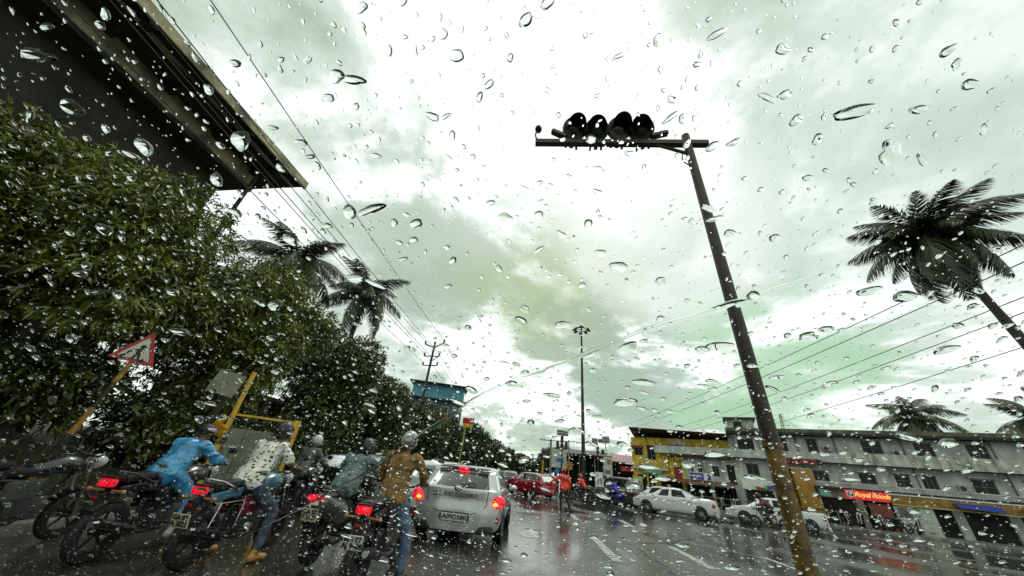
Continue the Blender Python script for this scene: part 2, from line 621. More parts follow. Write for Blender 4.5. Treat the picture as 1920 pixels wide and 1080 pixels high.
M_leaf = leaf_mat('mango_leaf', (0.034, 0.056, 0.006), (0.175, 0.215, 0.022))
M_leaf2 = leaf_mat('dark_leaf', (0.024, 0.040, 0.007), (0.090, 0.118, 0.018))
M_leaf3 = leaf_mat('far_leaf', (0.022, 0.040, 0.012), (0.055, 0.085, 0.022))
M_palm = leaf_mat('palm_leaf', (0.022, 0.038, 0.012), (0.075, 0.085, 0.03))
M_bark = mat('wet_bark', (0.018, 0.014, 0.010), 0.7, scale=6, c2=(0.05, 0.042, 0.03), bump=0.7, bscale=20, stretch=(1, 1, .3))

# weeds and grass on the bank
nb_ = 5200
rg = np.random.default_rng(5)
V, F = [], []
for i in range(nb_):
    x = -7.1 - abs(rg.normal(0, 1.9))
    y = rg.uniform(-3, 26)
    z = bank_h(x, y)
    h = rg.uniform(.06, .26)
    a = rg.uniform(0, 6.28)
    w = rg.uniform(.006, .016)
    lx, ly = math.cos(a) * h * rg.uniform(.2, .8), math.sin(a) * h * rg.uniform(.2, .8)
    px, py = -math.sin(a) * w, math.cos(a) * w
    o = len(V)
    V += [(x - px, y - py, z - .02), (x + px, y + py, z - .02), (x + lx * .5 + px * .7, y + ly * .5 + py * .7, z + h * .7), (x + lx, y + ly, z + h)]
    F += [(o, o + 1, o + 2), (o, o + 2, o + 3)]
M_grass = leaf_mat('verge_grass', (0.03, 0.05, 0.012), (0.085, 0.09, 0.03), 0.5)
tag(MB().add(V, F).build('verge_grass', M_grass, fix=False), 'sparse wet grass and weeds on the earth bank', 'grass', kind='stuff')

# ------------------------------------------------------------------ old building on the left with the overhanging roof slab
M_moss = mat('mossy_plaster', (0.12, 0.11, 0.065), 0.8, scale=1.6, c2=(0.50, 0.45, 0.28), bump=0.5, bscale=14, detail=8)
M_soffit = mat('mottled_black_soffit', (0.007, 0.007, 0.006), 0.8, scale=3.0, c2=(0.055, 0.050, 0.036), bump=0.5, bscale=12, detail=9)  # near-black mottled noise colour
M_wallL = mat('dark_shade_wall', (0.018, 0.017, 0.013), 0.85, scale=1.2, c2=(0.05, 0.046, 0.033), bump=0.4, bscale=16, detail=8)  # shade of the under-slab recess is put into this wall colour
bl = thing('apartment_building', 'dark building with overhanging black roof slab and mossy beam above the trees', 'building', (-9.0, 7.9, 0), R_(-4.4))
# local: x to the right (towards the road), y along the road; the far end is y = 0
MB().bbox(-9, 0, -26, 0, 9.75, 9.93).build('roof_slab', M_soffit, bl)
for i in range(26):
    MB().bbox(0.003, 0.06 + rnd.uniform(-.012, .015), -1 - i + .004, -i + (.05 if i == 0 else 0), 9.68 + rnd.uniform(-.03, .03), 9.99).build('drip_edge', M_moss, bl)
for i in range(18):
    MB().bbox(-1.447, -.02, -.9 - i * 1.4, -.72 - i * 1.4, 9.60 + rnd.uniform(-.01, .01), 9.748).build('soffit_rib', M_soffit, bl)
MB().bbox(-.42, -.36, -26, -.1, 9.66, 9.747).build('soffit_batten', M_moss, bl)
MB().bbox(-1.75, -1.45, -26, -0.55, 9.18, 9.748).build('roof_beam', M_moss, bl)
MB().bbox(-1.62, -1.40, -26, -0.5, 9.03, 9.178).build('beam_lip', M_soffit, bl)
mb = MB()
ops = []
for k in range(7):
    for z0 in (1.6, 4.6):
        ops.append((-24.5 + k * 3.45, -22.9 + k * 3.45, z0, z0 + 1.3))
wall_open(mb, -26, -0.9, 0, 9.176, ops, 0, .25)
mb.v = [(-2.2 - y, x, z) for x, y, z in mb.v]
mb.bbox(-8.9, -2.45, -1.15, -0.9, 0, 9.176)
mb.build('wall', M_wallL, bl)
for (a, b, z0, z1) in ops:
    w = MB().bbox(-2.40, -2.34, a, b, z0, z1).build('window', M_glassdk, bl)
    fm = MB()
    for q in (a + .03, (a + b) / 2, b - .03):
        fm.bbox(-2.32, -2.26, q - .03, q + .03, z0, z1)
    fm.bbox(-2.32, -2.262, a, b, z0 + .5, z0 + .55)
    fm.build('frame', M_moss, w)
for z in (3.3, 6.35):
    MB().bbox(-2.195, -1.25, -26, -0.7, z, z + .14).build('sunshade', M_moss, bl)
MB().tube([(-1.2, -0.75, 9.7), (-1.2, -0.75, 5.2), (-1.9, -.75, 4.9), (-1.9, -.75, 0)], .06).build('rain_pipe', M_soffit, bl)

# dark wall added as shade filling between the left hand trunks
bw = thing('dark_fill_wall', 'long dark mossy wall added as shade filling behind the roadside trees', 'wall', (-11.2, 9, 0))
MB().bbox(-.12, .12, 0, 60, 0, 3.0).build('wall_panel', M_wallL, bw)
MB().bbox(-.2, .2, -.05, 60.05, 3.003, 3.13).build('coping', M_moss, bw)
for i in range(16):
    MB().bbox(.122, .27, i * 4, i * 4 + .3, 0, 3.0).build('pier', M_moss, bw)

# ------------------------------------------------------------------ buildings on the right: frame with x along the facade, y into the building
FA = (24.5, 36.0, 0.0)
FR = R_(-27)
M_whitewall = mat('stained_white_plaster', (0.30, 0.325, 0.285), 0.8, scale=0.9, c2=(0.60, 0.63, 0.57), bump=0.3, bscale=20, stretch=(1.4, 1.4, .6), detail=8)
M_parapet = mat('mossy_white_parapet', (0.17, 0.18, 0.145), 0.8, scale=1.8, c2=(0.56, 0.59, 0.50), bump=0.3, bscale=20, stretch=(1.5, 1.5, .5), detail=9)
M_yellwall = mat('patchy_yellow_plaster', (0.30, 0.20, 0.02), 0.75, scale=2.2, c2=(0.78, 0.57, 0.05), bump=0.3, bscale=20, stretch=(1, 1, .6), detail=8)
M_roofdk = mat('dark_sheet_roof', (0.012, 0.011, 0.011), 0.6, scale=2, c2=(0.03, 0.027, 0.025))  # near-black colour, same on top and underside
M_roofed = mat('weathered_roof_edge', (0.06, 0.055, 0.04), 0.8, scale=2, c2=(0.16, 0.145, 0.10), bump=0.3)
M_redsign = mat('red_sign_panel', (0.50, 0.008, 0.02), 0.3, var=0.2)
M_redletter = mat('red_sign_letters', (0.55, 0.02, 0.02), 0.4)
M_yletter = mat('yellow_sign_letters', (0.85, 0.55, 0.12), 0.4, var=.1)
M_orange = mat('ochre_fascia', (0.16, 0.085, 0.012), 0.6, scale=3, c2=(0.34, 0.20, 0.03))
M_poster = mat('pale_poster', (0.34, 0.38, 0.32), 0.5, scale=3, c2=(0.52, 0.56, 0.48))
M_posterink = mat('grey_poster_print', (0.05, 0.05, 0.045), 0.6, scale=8, c2=(0.22, 0.22, 0.19))
M_blue = mat('blue_sign_panel', (0.02, 0.05, 0.30), 0.4, var=.3)
M_maroon = mat('maroon_door', (0.16, 0.01, 0.03), 0.5, scale=7, c2=(0.34, 0.03, 0.05))
M_brick = mat('rusty_awning', (0.13, 0.035, 0.02), 0.7, scale=3, c2=(0.24, 0.07, 0.04))
M_greenc = mat('green_canvas', (0.10, 0.25, 0.17), 0.6)
M_grey = mat('grey_paint', (0.18, 0.19, 0.18), 0.5)
M_ink = mat('black_ink', (0.015, 0.015, 0.015), 0.6, var=.1)
M_paleyel = mat('pale_yellow_board', (0.46, 0.45, 0.16), 0.5)

pav = tag(MB().bbox(-22, 40, -3.4, 0, -0.04, 0.13).build('pavement', M_conc, loc=FA, rot=(0, 0, FR)), kind='structure')
kpm = MB().rbox((0, 0, 0.03), (.97, .18, .24), .02).mesh('kerb_stone', True)
for i in range(48):
    obj('kerb_stone', kpm, M_kerb, pav, (-21 + i, -3.5, rnd.uniform(-.01, .01)))


def window(parent, u0, u1, z0, z1, y, nv=2, nh=1, m=None, grille=False):
    m = m or M_grey
    w = MB().bbox(u0, u1, y, y + .02, z0, z1).build('window', M_glassdk, parent)
    f = MB()
    t = .05
    for a in (u0, u1 - t):
        f.bbox(a, a + t, y - .06, y - .003, z0, z1)
    for a in (z0, z1 - t):
        f.bbox(u0 + t, u1 - t, y - .058, y - .003, a, a + t)
    f.build('frame', m, w)
    for i in range(1, nv):
        uu = u0 + (u1 - u0) * i / nv
        MB().bbox(uu - .02, uu + .02, y - .05, y - .004, z0 + t, z1 - t).build('mullion', m, w)
    for j in range(1, nh):
        q = z0 + (z1 - z0) * j / nh
        MB().bbox(u0 + t, u1 - t, y - .045, y - .006, q - .015, q + .015).build('glazing_bar', m, w)
    return w


# --- the long white building
wb = thing('apartment_building', 'long stained white building of three floors with shops below, right of the yellow one', 'building', FA, FR)
U1 = 34.0
up = [(-4.3, -2.7, 5.35, 6.45), (-1.0, -.12, 5.47, 6.7), (1.36, 2.15, 5.55, 6.75), (5.15, 6.45, 5.65, 6.72)]
up += [(8.4 + k * 2.9, 9.5 + k * 2.9, 5.6, 6.7) for k in range(8)]
mid = [(-3.9, -2.9, 3.1, 4.25), (1.13, 2.2, 3.22, 4.05), (4.2, 5.25, 3.3, 4.1), (6.4, 7.3, 3.28, 4.2), (7.95, 8.8, 3.28, 4.2)]
mid += [(10.6 + k * 2.7, 11.8 + k * 2.7, 3.25, 4.2) for k in range(8)]
low = [(-4.4 + k * 2.75, -2.2 + k * 2.75, 0.15, 2.05) for k in range(13)]
MB()
wall_open(MB(), 0, 1, 0, 1, [])
w_ = wall_open(MB(), -4.9, U1, 0, 6.95, up + mid + low, 0, .25)
w_.build('wall', M_whitewall, wb)
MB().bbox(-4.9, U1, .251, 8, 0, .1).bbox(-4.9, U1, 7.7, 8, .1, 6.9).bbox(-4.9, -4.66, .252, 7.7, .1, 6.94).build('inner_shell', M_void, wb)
for k, (a, b, c, d) in enumerate(up + mid):
    window(wb, a, b, c, d, .16, 3 if k % 3 == 1 else 2, 1 + (k % 2))
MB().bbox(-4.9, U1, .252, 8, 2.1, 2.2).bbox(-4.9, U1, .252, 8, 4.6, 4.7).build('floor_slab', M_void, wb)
for k, (a, b, c, d) in enumerate(low):
    sh = MB()
    for j in range(12):
        sh.bbox(a, b, .20 + .012 * (j % 2), .235, c + (d - c) * j / 12 + .002, c + (d - c) * (j + 1) / 12)
    sh.build('dark_shop_infill', M_void if k % 3 else M_steel_dk, wb)  # dark slats stand in for the darkness inside the shops
MB().bbox(-5.0, U1, -.95, 8.1, 6.95, 7.12).build('roof_slab', M_roofdk, wb)
MB().bbox(-5.0, U1, -1.0, -.85, 7.122, 7.45).bbox(-5.0, -4.8, -.85, 8.1, 7.122, 7.45).build('parapet', M_roofed, wb)
MB().bbox(1.6, 4.5, 1.0, 4.0, 7.122, 7.72).build('water_tank_base', M_roofed, wb)
MB().bbox(-4.9, U1, -.75, -.001, 4.72, 4.86).build('balcony_slab', M_soffit, wb)
MB().bbox(-12.2, 3.6, -.80, -.66, 4.75, 5.48).build('parapet', M_whitewall, wb)
MB().bbox(3.603, U1, -.81, -.66, 4.72, 5.62).build('parapet', M_parapet, wb)
MB().bbox(-.1, U1, -.85, -.001, 2.72, 2.86).build('balcony_slab', M_soffit, wb)
rl = MB().bbox(-.1, U1, -.86, -.74, 3.17, 3.25).build('balcony_rail', M_whitewall, wb)
bme = MB().lathe([(.0, 0), (.05, 0), (.03, .06), (.055, .14), (.03, .24), (.05, .31), (0, .31)], n=6).mesh('baluster', True)
for i in range(150):
    obj('baluster', bme, M_whitewall, wb, (-.05 + i * .16, -.80, 2.862))
# rooftop stair tower
MB().bbox(-4.75, -2.35, .4, 3.2, 7.122, 8.5).build('stair_tower', M_parapet, wb)
MB().bbox(-5.0, -2.1, .1, 3.5, 8.5, 8.66).build('tower_roof', M_roofdk, wb)
MB().bbox(-4.15, -3.4, .36, .397, 7.13, 8.25).build('tower_opening_dark', M_void, wb)  # dark sheet stands in for the unlit tower opening
for u in (-4.85, -4.3, -2.7, -2.2):
    MB().bbox(u - .12, u + .12, -.18, -.003, 5.35, 6.9).build('pilaster', M_whitewall, wb)
# red letters on a black board
fb = MB().bbox(-1.9, 1.85, -.98, -.87, 4.46, 4.92).build('sign_board', M_black, wb)
obj('lettering', text_mesh('N FORCE', .52, bold=.012, space=1.05), M_redletter, fb, (.32, -1.0, 4.68), (R_(90), 0, 0))
# rooftop dish and stayed antenna mast
an = MB()
for q in (-.12, .12):
    an.tube([(.1 + q, 1.4, 7.12), (.2 + q * .5, 1.4, 9.2)], .03, 5)
for i in range(8):
    an.tube([(-.02 + i * .02, 1.4, 7.3 + i * .24), (.24 + i * .01, 1.4, 7.42 + i * .24)], .02, 4)
for i in range(6):
    an.tube([(.05, 1.35, 8.1 + i * .2), (.45, 1.3, 8.15 + i * .2)], .025, 4)
an.tube([(.2, 1.4, 9.0), (-2.4, 1.6, 7.13)], .012, 4).tube([(.2, 1.4, 9.0), (2.2, 1.6, 7.13)], .012, 4)
an.build('antenna_mast', M_steel_dk, wb)
rs = thing('shop_sign', 'lit red shop sign with yellow script and white round emblem', 'sign', FA, FR)
MB().rbox((3.92, -1.35, 2.38), (2.6, .22, .62), .03).build('panel', mat('red_backlit_panel', (0.55, 0.01, 0.02), .3, emit=(1, .01, .03), estr=.35), rs)
obj('lettering', text_mesh('Royal Foods', .46, bold=.012, shear=.35, space=.92), mat('yellow_lit_letters', (.8, .5, .1), .4, emit=(1, .62, .12), estr=.5), rs, (4.2, -1.475, 2.42), (R_(90), 0, 0))
em = MB().lathe([(0, 0), (.25, 0), (.25, .03), (0, .03)], (2.92, -1.463, 2.42), 'Y', 18)
em.v = [(x, -1.463 - (y + 1.463), z) for x, y, z in em.v]
em = em.build('emblem', M_white, rs)
MB().lathe([(.12, -.004), (.17, -.004), (.17, .02), (.12, .02), (.12, -.004)], (2.92, -1.515, 2.42), 'Y', 14).bbox(2.9, 2.98, -1.52, -1.50, 2.3, 2.56).build('emblem_mark', M_ink, em)
MB().tube([(3.2, -1.2, 2.55), (3.2, -.86, 2.75)], .025).tube([(4.8, -1.2, 2.55), (4.8, -.86, 2.75)], .025).build('bracket', M_steel_dk, rs)
of = thing('shop_fascia', 'long ochre shop fascia running right from the red sign', 'fascia', FA, FR)
MB().bbox(5.28, 22, -1.32, -1.2, 2.0, 2.62).build('panel', M_orange, of)
MB().bbox(5.26, 22.05, -1.36, -1.18, 2.623, 2.70).build('top_trim', M_white, of)
MB().bbox(5.28, 22, -1.34, -1.18, 1.93, 1.997).build('bottom_trim', M_paleyel, of)
for u in (5.8, 10, 14, 18, 21.5):
    MB().tube([(u, -1.25, 2.66), (u, -.84, 2.78)], .03).build('bracket', M_steel_dk, of)


def poster(u0, u1, label, pics, m=None):
    t = thing('poster_board', label, 'poster', (0, 0, 0), 0)
    t.location = Matrix.Rotation(FR, 3, 'Z') @ Vector(((u0 + u1) / 2, -1.15, 0)) + Vector(FA)
    t.location.z = .13
    t.rotation_euler = (0, 0, FR)
    w = (u1 - u0) / 2
    MB().bbox(-w, w, -.03, .03, .0, 1.75).build('panel', m or M_poster, t)
    for k, (a, b, c, d) in enumerate(pics):
        MB().bbox(-w + a * 2 * w, -w + b * 2 * w, -.04, -.032, c * 1.75, d * 1.75).build('print', M_posterink, t)
    MB().bbox(-w - .03, -w - .002, -.045, .045, 0, 1.78).bbox(w + .002, w + .03, -.045, .045, 0, 1.78).build('frame', M_grey, t)
    return t


poster(5.30, 6.33, 'pale poster board with dark photo and grey print below the ochre fascia', [(.15, .9, .52, .95), (.12, .3, .25, .38), (.36, .62, .14, .40), (.68, .85, .22, .36)])
poster(6.42, 7.42, 'plain pale poster board right of the printed one', [(.05, .95, .46, .475), (.3, .7, .08, .14)])
poster(3.9, 5.1, 'dim reddish brown poster board left of the pale posters', [(.1, .9, .1, .5)], M_brick)

# --- yellow building
yb = thing('yellow_building', 'patchy yellow building with dark sheet roof, stained parapet and shops', 'building', FA, FR)
yo = [(-14.5, -13.6, 4.4, 5.2), (-13.1, -12.25, 4.0, 5.45), (-10.55, -9.75, 4.95, 5.45), (-9.2, -8.5, 4.95, 5.4), (-10.55, -9.8, 2.4, 3.6), (-9.05, -8.65, 2.9, 3.85),
      (-8.2, -7.8, 2.9, 3.85), (-6.9, -6.3, 2.9, 3.85), (-5.6, -4.95, 2.3, 4.05), (-14.4, -12.6, .2, 2.5), (-12.0, -9.9, .2, 2.1), (-9.6, -7.3, .2, 2.0), (-7.0, -5.2, .2, 2.0)]
wall_open(MB(), -14.8, -10.9, 0, 6.3, yo, 0, .3).build('wall', M_yellwall, yb)
wall_open(MB(), -10.9, -4.905, 4.6, 6.3, yo, 0.004, .3).build('wall', M_yellwall, yb)
wall_open(MB(), -10.9, -9.5, 0, 4.597, yo, 0.004, .3).build('wall', M_yellwall, yb)
wall_open(MB(), -9.5, -4.905, 0, 4.597, yo, 0.012, .3).build('wall', M_whitewall, yb)
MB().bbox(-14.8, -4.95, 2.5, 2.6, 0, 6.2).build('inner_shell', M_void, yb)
for k, (a, b, c, d) in enumerate(yo[:9]):
    if k == 4:
        MB().bbox(a, b, .2, .25, c, d).build('door', M_maroon, yb)
    elif k == 8:
        MB().bbox(a, b, .2, .25, c, d).build('door', M_void, yb)
    else:
        window(yb, a, b, c, d, .2, 2)
# surrounds, bands and columns
for (u, w, z0, z1) in ((-14.72, .16, 4.3, 5.75), (-13.3, .22, 0, 6.2), (-11.9, .3, 3.2, 6.25), (-11.15, .22, 3.2, 6.2), (-8.9, .14, 2.3, 4.5), (-7.5, .14, 2.3, 4.5), (-6.1, .14, 2.3, 4.5), (-10.75, .14, 2.2, 4.1), (-9.62, .14, 2.2, 4.1)):
    MB().bbox(u - w / 2, u + w / 2, -.16, -.002, z0, z1).build('column', M_yellwall if u < -9.4 else M_whitewall, yb)
MB().bbox(-10.85, -9.5, -.20, -.162, 4.1, 4.45).build('door_canopy', M_yellwall, yb)
MB().bbox(-14.9, -11.0, -.5, -.004, 3.05, 3.18).build('sunshade', M_whitewall, yb)
MB().bbox(-14.85, -13.4, -.3, -.004, 5.25, 5.36).build('sunshade', M_maroon, yb)
MB().bbox(-10.9, -8.2, -.3, -.004, 5.5, 5.6).build('sunshade', M_maroon, yb)
MB().bbox(-11.0, -4.95, -.72, -.165, 4.50, 4.62).build('balcony_slab', M_soffit, yb)
MB().bbox(-10.6, -9.0, -.36, -.302, 5.66, 6.0).build('sign_board', M_parapet, yb)
MB().bbox(-14.6, -13.7, -.36, -.302, 5.4, 5.75).build('sign_board', M_yellow, yb)
MB().bbox(-13.2, -12.1, -.26, -.22, 5.5, 5.95).build('sign_board', M_yellow, yb)
# mono-pitch roof sheet
rm = MB()
rm.add([(-14.6, -1.6, 7.20), (-4.8, -1.6, 6.75), (-4.8, 3.5, 6.35), (-14.9, 3.5, 6.37), (-14.6, -1.6, 7.12), (-4.8, -1.6, 6.67), (-4.8, 3.5, 6.305), (-14.9, 3.5, 6.325)],
       [(0, 1, 2, 3), (7, 6, 5, 4), (0, 4, 5, 1), (1, 5, 6, 2), (2, 6, 7, 3), (3, 7, 4, 0)])
rf = rm.build('roof', M_roofdk, yb)
rm = MB()
for i in range(53):
    f = i / 52
    a = Vector((-14.6 + 9.8 * f, -1.6, 7.205 - .45 * f))
    b = Vector((-14.9 + 10.1 * f, 3.5, 6.375 - .02 * f))
    rm.tube([a, b], .03, 4)
rm.build('corrugation', M_roofdk, rf)
for u in (-14.9, -13, -11.4, -8.5, -6):
    MB().tube([(u, -1.4, 6.62), (u + .1, -.17, 5.55)], .035, 6).build('roof_strut', M_steel_dk, yb)
# things hung on the shop fronts
aw = thing('shop_awning', 'low rusty red awning over the shops under the yellow building', 'awning', FA, FR)
am = MB()
for i in range(25):
    u = -11.5 + i * .25
    am.add([(u, -.35, 2.42 + .02 * (i % 2)), (u + .25, -.35, 2.42 + .02 * ((i + 1) % 2)), (u + .25, -2.0, 2.12 + .02 * ((i + 1) % 2)), (u, -2.0, 2.12 + .02 * (i % 2))], [(0, 1, 2, 3)])
am.build('sheet', M_brick, aw)
for u in (-11.3, -9.3, -7.3, -5.5):
    MB().tube([(u, -1.9, .13), (u, -1.9, 2.12)], .03, 6).build('post', M_steel_dk, aw)
bs = thing('sign_board', 'blue and white signboard standing on the rusty awning', 'sign', FA, FR)
MB().bbox(-8.95, -7.75, -1.22, -1.12, 2.5, 3.05).build('panel', M_blue, bs)
MB().bbox(-7.73, -7.0, -1.22, -1.12, 2.45, 3.05).build('panel', M_white, bs)
MB().bbox(-7.42, -7.1, -1.226, -1.221, 2.47, 3.0).build('print', M_blue, bs)
MB().bbox(-9.0, -7.75, -1.24, -1.1, 3.053, 3.12).build('trim', M_white, bs)
obj('lettering', text_mesh('METRIC', .26, bold=.01), M_white, bs, (-8.35, -1.227, 2.77), (R_(90), 0, 0))
for u in (-8.8, -7.1):
    MB().bbox(u - .03, u + .03, -1.11, -1.05, 2.27, 2.6).build('post', M_steel_dk, bs)
gc = thing('canvas_canopy', 'small green canvas canopy at the left shop of the yellow building', 'canopy', FA, FR)
MB().add([(-13.5, -.5, 3.02), (-11.6, -.5, 3.02), (-11.7, -1.5, 2.66), (-13.4, -1.5, 2.7), (-13.5, -.5, 2.99), (-11.6, -.5, 2.99), (-11.7, -1.5, 2.62), (-13.4, -1.5, 2.66)],
         [(0, 1, 2, 3), (4, 7, 6, 5), (0, 4, 5, 1), (1, 5, 6, 2), (2, 6, 7, 3), (3, 7, 4, 0)]).build('canvas', M_greenc, gc)
MB().tube([(-13.35, -1.45, .13), (-13.35, -1.45, 2.66)], .025, 5).tube([(-11.75, -1.45, .13), (-11.75, -1.45, 2.62)], .025, 5).build('post', M_steel_dk, gc)
pb = thing('notice_board', 'pale yellow notice board with two round drawings beside parked motorcycles', 'sign', FA, FR)
MB().bbox(-14.35, -13.4, -2.6, -2.54, .95, 2.25).build('panel', M_paleyel, pb)
for u in (-14.12, -13.63):
    MB().lathe([(.11, 0), (.17, 0), (.17, .02), (.11, .02), (.11, 0)], (u, -2.62, 1.55), 'Y', 12).build('print', M_ink, pb)
for u in (-14.3, -13.45):
    MB().tube([(u, -2.5, .13), (u, -2.5, 1.6)], .03, 5).build('post', M_steel_dk, pb)
wp = thing('sign_board', 'white plastic sheet with green and blue print by the end of the white building', 'sign', FA, FR)
pm = MB()
for i in range(10):
    a = -4.6 + i * .27
    pm.add([(a, -1.4 - .08 * math.sin(i), 2.9), (a + .27, -1.4 - .08 * math.sin(i + 1), 2.9), (a + .3, -1.9 - .1 * math.sin(i * 1.3 + 1), 2.05), (a + .03, -1.9 - .1 * math.sin(i * 1.3), 2.05)], [(0, 1, 2, 3)])
pm.build('sheet', M_poster, wp)
MB().bbox(-3.0, -2.75, -1.98, -1.93, 2.0, 2.4).build('print', mat('green_print', (.06, .4, .05), .5), wp)
MB().bbox(-2.72, -2.2, -1.98, -1.93, 2.2, 2.5).build('print', M_blue, wp)
for u in (-4.5, -2.1):
    MB().tube([(u, -1.85, .13), (u, -1.4, 2.9)], .03, 5).build('post', M_steel_dk, wp)
fn = thing('railing', 'low roadside railing with yellow posts behind the left white sedan', 'railing', FA, FR)
for i in range(9):
    MB().tube([(-8.2 + i * 1.2, -3.1, .13), (-8.2 + i * 1.2, -3.1, 1.15)], .04, 6).build('post', M_yellow if i % 3 == 1 else M_conc, fn)
for z in (.6, 1.05):
    MB().tube([(-8.2, -3.1, z), (1.4, -3.1, z)], .025, 6).build('rail', M_conc, fn)

M_ac = mat('ac_casing', (.34, .35, .32), .5, scale=4)
for u, z in ((2.7, 5.9), (7.2, 5.8), (3.2, 3.5), (10.0, 3.5), (-1.6, 3.4)):
    a_ = MB().rbox((u, -.2, z), (.62, .3, .42), .03).build('air_conditioner', M_ac, wb)
    MB().lathe([(0, 0), (.16, 0), (.16, .01), (0, .01)], (u - .1, -.362, z), 'Y', 14).build('fan_grille', M_ink, a_)
for u in (.6, 3.35, 7.7, 12.6):
    MB().tube([(u, -.06, .1), (u, -.06, 6.9)], .045, 6).build('rain_pipe', M_posterink, wb)
for k, (a, b, c, d) in enumerate(up + mid):
    MB().bbox(a - .12, b + .12, -.30, -.004, d + .06, d + .13).build('lintel_shade', M_parapet, wb)
for k, (u, w_, mm) in enumerate(((-3.6, 1.8, M_brick), (-.4, 2.0, M_greenc), (8.6, 2.2, M_blue), (11.8, 2.4, M_brick))):
    MB().add([(u, -.9, 2.6), (u + w_, -.9, 2.6), (u + w_, -2.2, 2.1), (u, -2.2, 2.15), (u, -.9, 2.57), (u + w_, -.9, 2.57), (u + w_, -2.2, 2.07), (u, -2.2, 2.12)],
             [(0, 1, 2, 3), (4, 7, 6, 5), (0, 4, 5, 1), (1, 5, 6, 2), (2, 6, 7, 3), (3, 7, 4, 0)]).build('awning', mm, wb)

# --- low shops further left along the side road
ls = thing('shop_row', 'low dark shop shed with red tin roof left of the yellow building', 'building', (9.6, 47.5, 0), R_(-14))
wall_open(MB(), -1.2, 6, 0, 3.6, [(-.8, .9, .1, 2.4), (1.3, 2.9, .1, 2.4), (3.3, 5.4, .1, 2.4)], 0, .2).build('wall', M_wallL, ls)
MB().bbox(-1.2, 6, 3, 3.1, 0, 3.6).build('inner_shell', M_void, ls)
MB().add([(-1.6, -1.2, 3.75), (6.3, -1.2, 3.65), (6.3, 3.2, 4.75), (-1.6, 3.2, 4.85), (-1.6, -1.2, 3.7), (6.3, -1.2, 3.6), (6.3, 3.2, 4.7), (-1.6, 3.2, 4.8)],
         [(0, 1, 2, 3), (7, 6, 5, 4), (0, 4, 5, 1), (1, 5, 6, 2), (2, 6, 7, 3), (3, 7, 4, 0)]).build('roof', mat('red_tin', (.16, .05, .05), .5, c2=(.3, .12, .12)), ls)
MB().bbox(1.4, 3.4, -1.3, -1.2, 2.75, 3.25).build('sign_board', M_redsign, ls)
MB().bbox(3.7, 5.6, -1.3, -1.2, 2.6, 3.2).build('sign_board', M_parapet, ls)
sd = thing('bus_shelter', 'dark open shed with broad roof behind the tall lighting mast', 'shelter', (6.6, 46.5, 0), R_(-6))
MB().add([(-3.2, -2, 4.05), (3, -2, 4.1), (2.4, 1.5, 4.75), (-2.4, 1.5, 4.75), (-3.2, 4, 4.0), (3, 4, 4.0), (-3.2, -2, 3.92), (3, -2, 3.97), (3, 4, 3.9), (-3.2, 4, 3.9)],
         [(0, 1, 2, 3), (3, 2, 5, 4), (0, 3, 4), (1, 5, 2), (6, 9, 8, 7), (0, 6, 7, 1), (1, 7, 8, 5), (4, 5, 8, 9), (0, 4, 9, 6)]).build('roof', M_roofdk, sd)
for u in (-2.8, -.9, .9, 2.7):
    MB().tube([(u, -1.7, 0), (u, -1.7, 4.0)], .06, 6).build('post', M_grey, sd)
MB().bbox(-2.9, 2.8, 3.4, 3.5, 0, 3.9).bbox(-2.9, -2.8, -1, 3.4, 0, 3.9).build('back_wall', M_wallL, sd)
ad = thing('advert_board', 'tall white advertising board with orange print in front of the dark shed', 'sign', (7.4, 37.3, 0), R_(-8))
MB().bbox(-.42, .42, -.05, .05, 1.9, 3.6).build('panel', M_poster, ad)
MB().bbox(-.05, .3, -.06, -.052, 2.9, 3.35).build('print', M_orange, ad)
MB().bbox(-.3, .28, -.06, -.052, 2.1, 2.5).build('print', M_posterink, ad)
for u in (-.36, .36):
    MB().tube([(u, .08, 0), (u, .08, 3.6)], .035, 6).build('post', M_steel_dk, ad)

# blue house above the trees on the left
M_teal = mat('turquoise_sheet', (0.05, 0.24, 0.32), 0.5, scale=1.2, c2=(0.11, 0.36, 0.44))
bh = thing('blue_house', 'turquoise blue house with tin roof rising above the roadside trees', 'building', (-12.0, 31.0, 0), R_(15))
MB().bbox(0, 5.0, 0, 6, 0, 6.6).build('wall', mat('blue_grey_wall', (.08, .16, .19), .7, c2=(.16, .26, .29)), bh)
mb = MB()
for i in range(20):
    mb.bbox(i * .25, i * .25 + .245, -.04 - .03 * (i % 2), -.002, 6.75, 8.25)
mb.build('sheet_wall', M_teal, bh)
MB().bbox(0, 5.0, 0, 6, 6.605, 8.25).build('upper_wall', M_teal, bh)
MB().add([(-.4, -.6, 8.2), (5.4, -.6, 8.2), (5.4, 6.5, 8.75), (-.4, 6.5, 8.75), (-.4, -.6, 8.12), (5.4, -.6, 8.12), (5.4, 6.5, 8.67), (-.4, 6.5, 8.67)],
         [(0, 1, 2, 3), (7, 6, 5, 4), (0, 4, 5, 1), (1, 5, 6, 2), (2, 6, 7, 3), (3, 7, 4, 0)]).build('roof', M_roofdk, bh)
for u in (.4, 1.7, 3.0, 4.1):
    window(bh, u, u + .7, 4.8, 6.2, -.03, 2, 2, M_white)
MB().bbox(-.3, 5.2, -.7, -.08, 6.62, 6.74).build('sunshade', M_roofdk, bh)

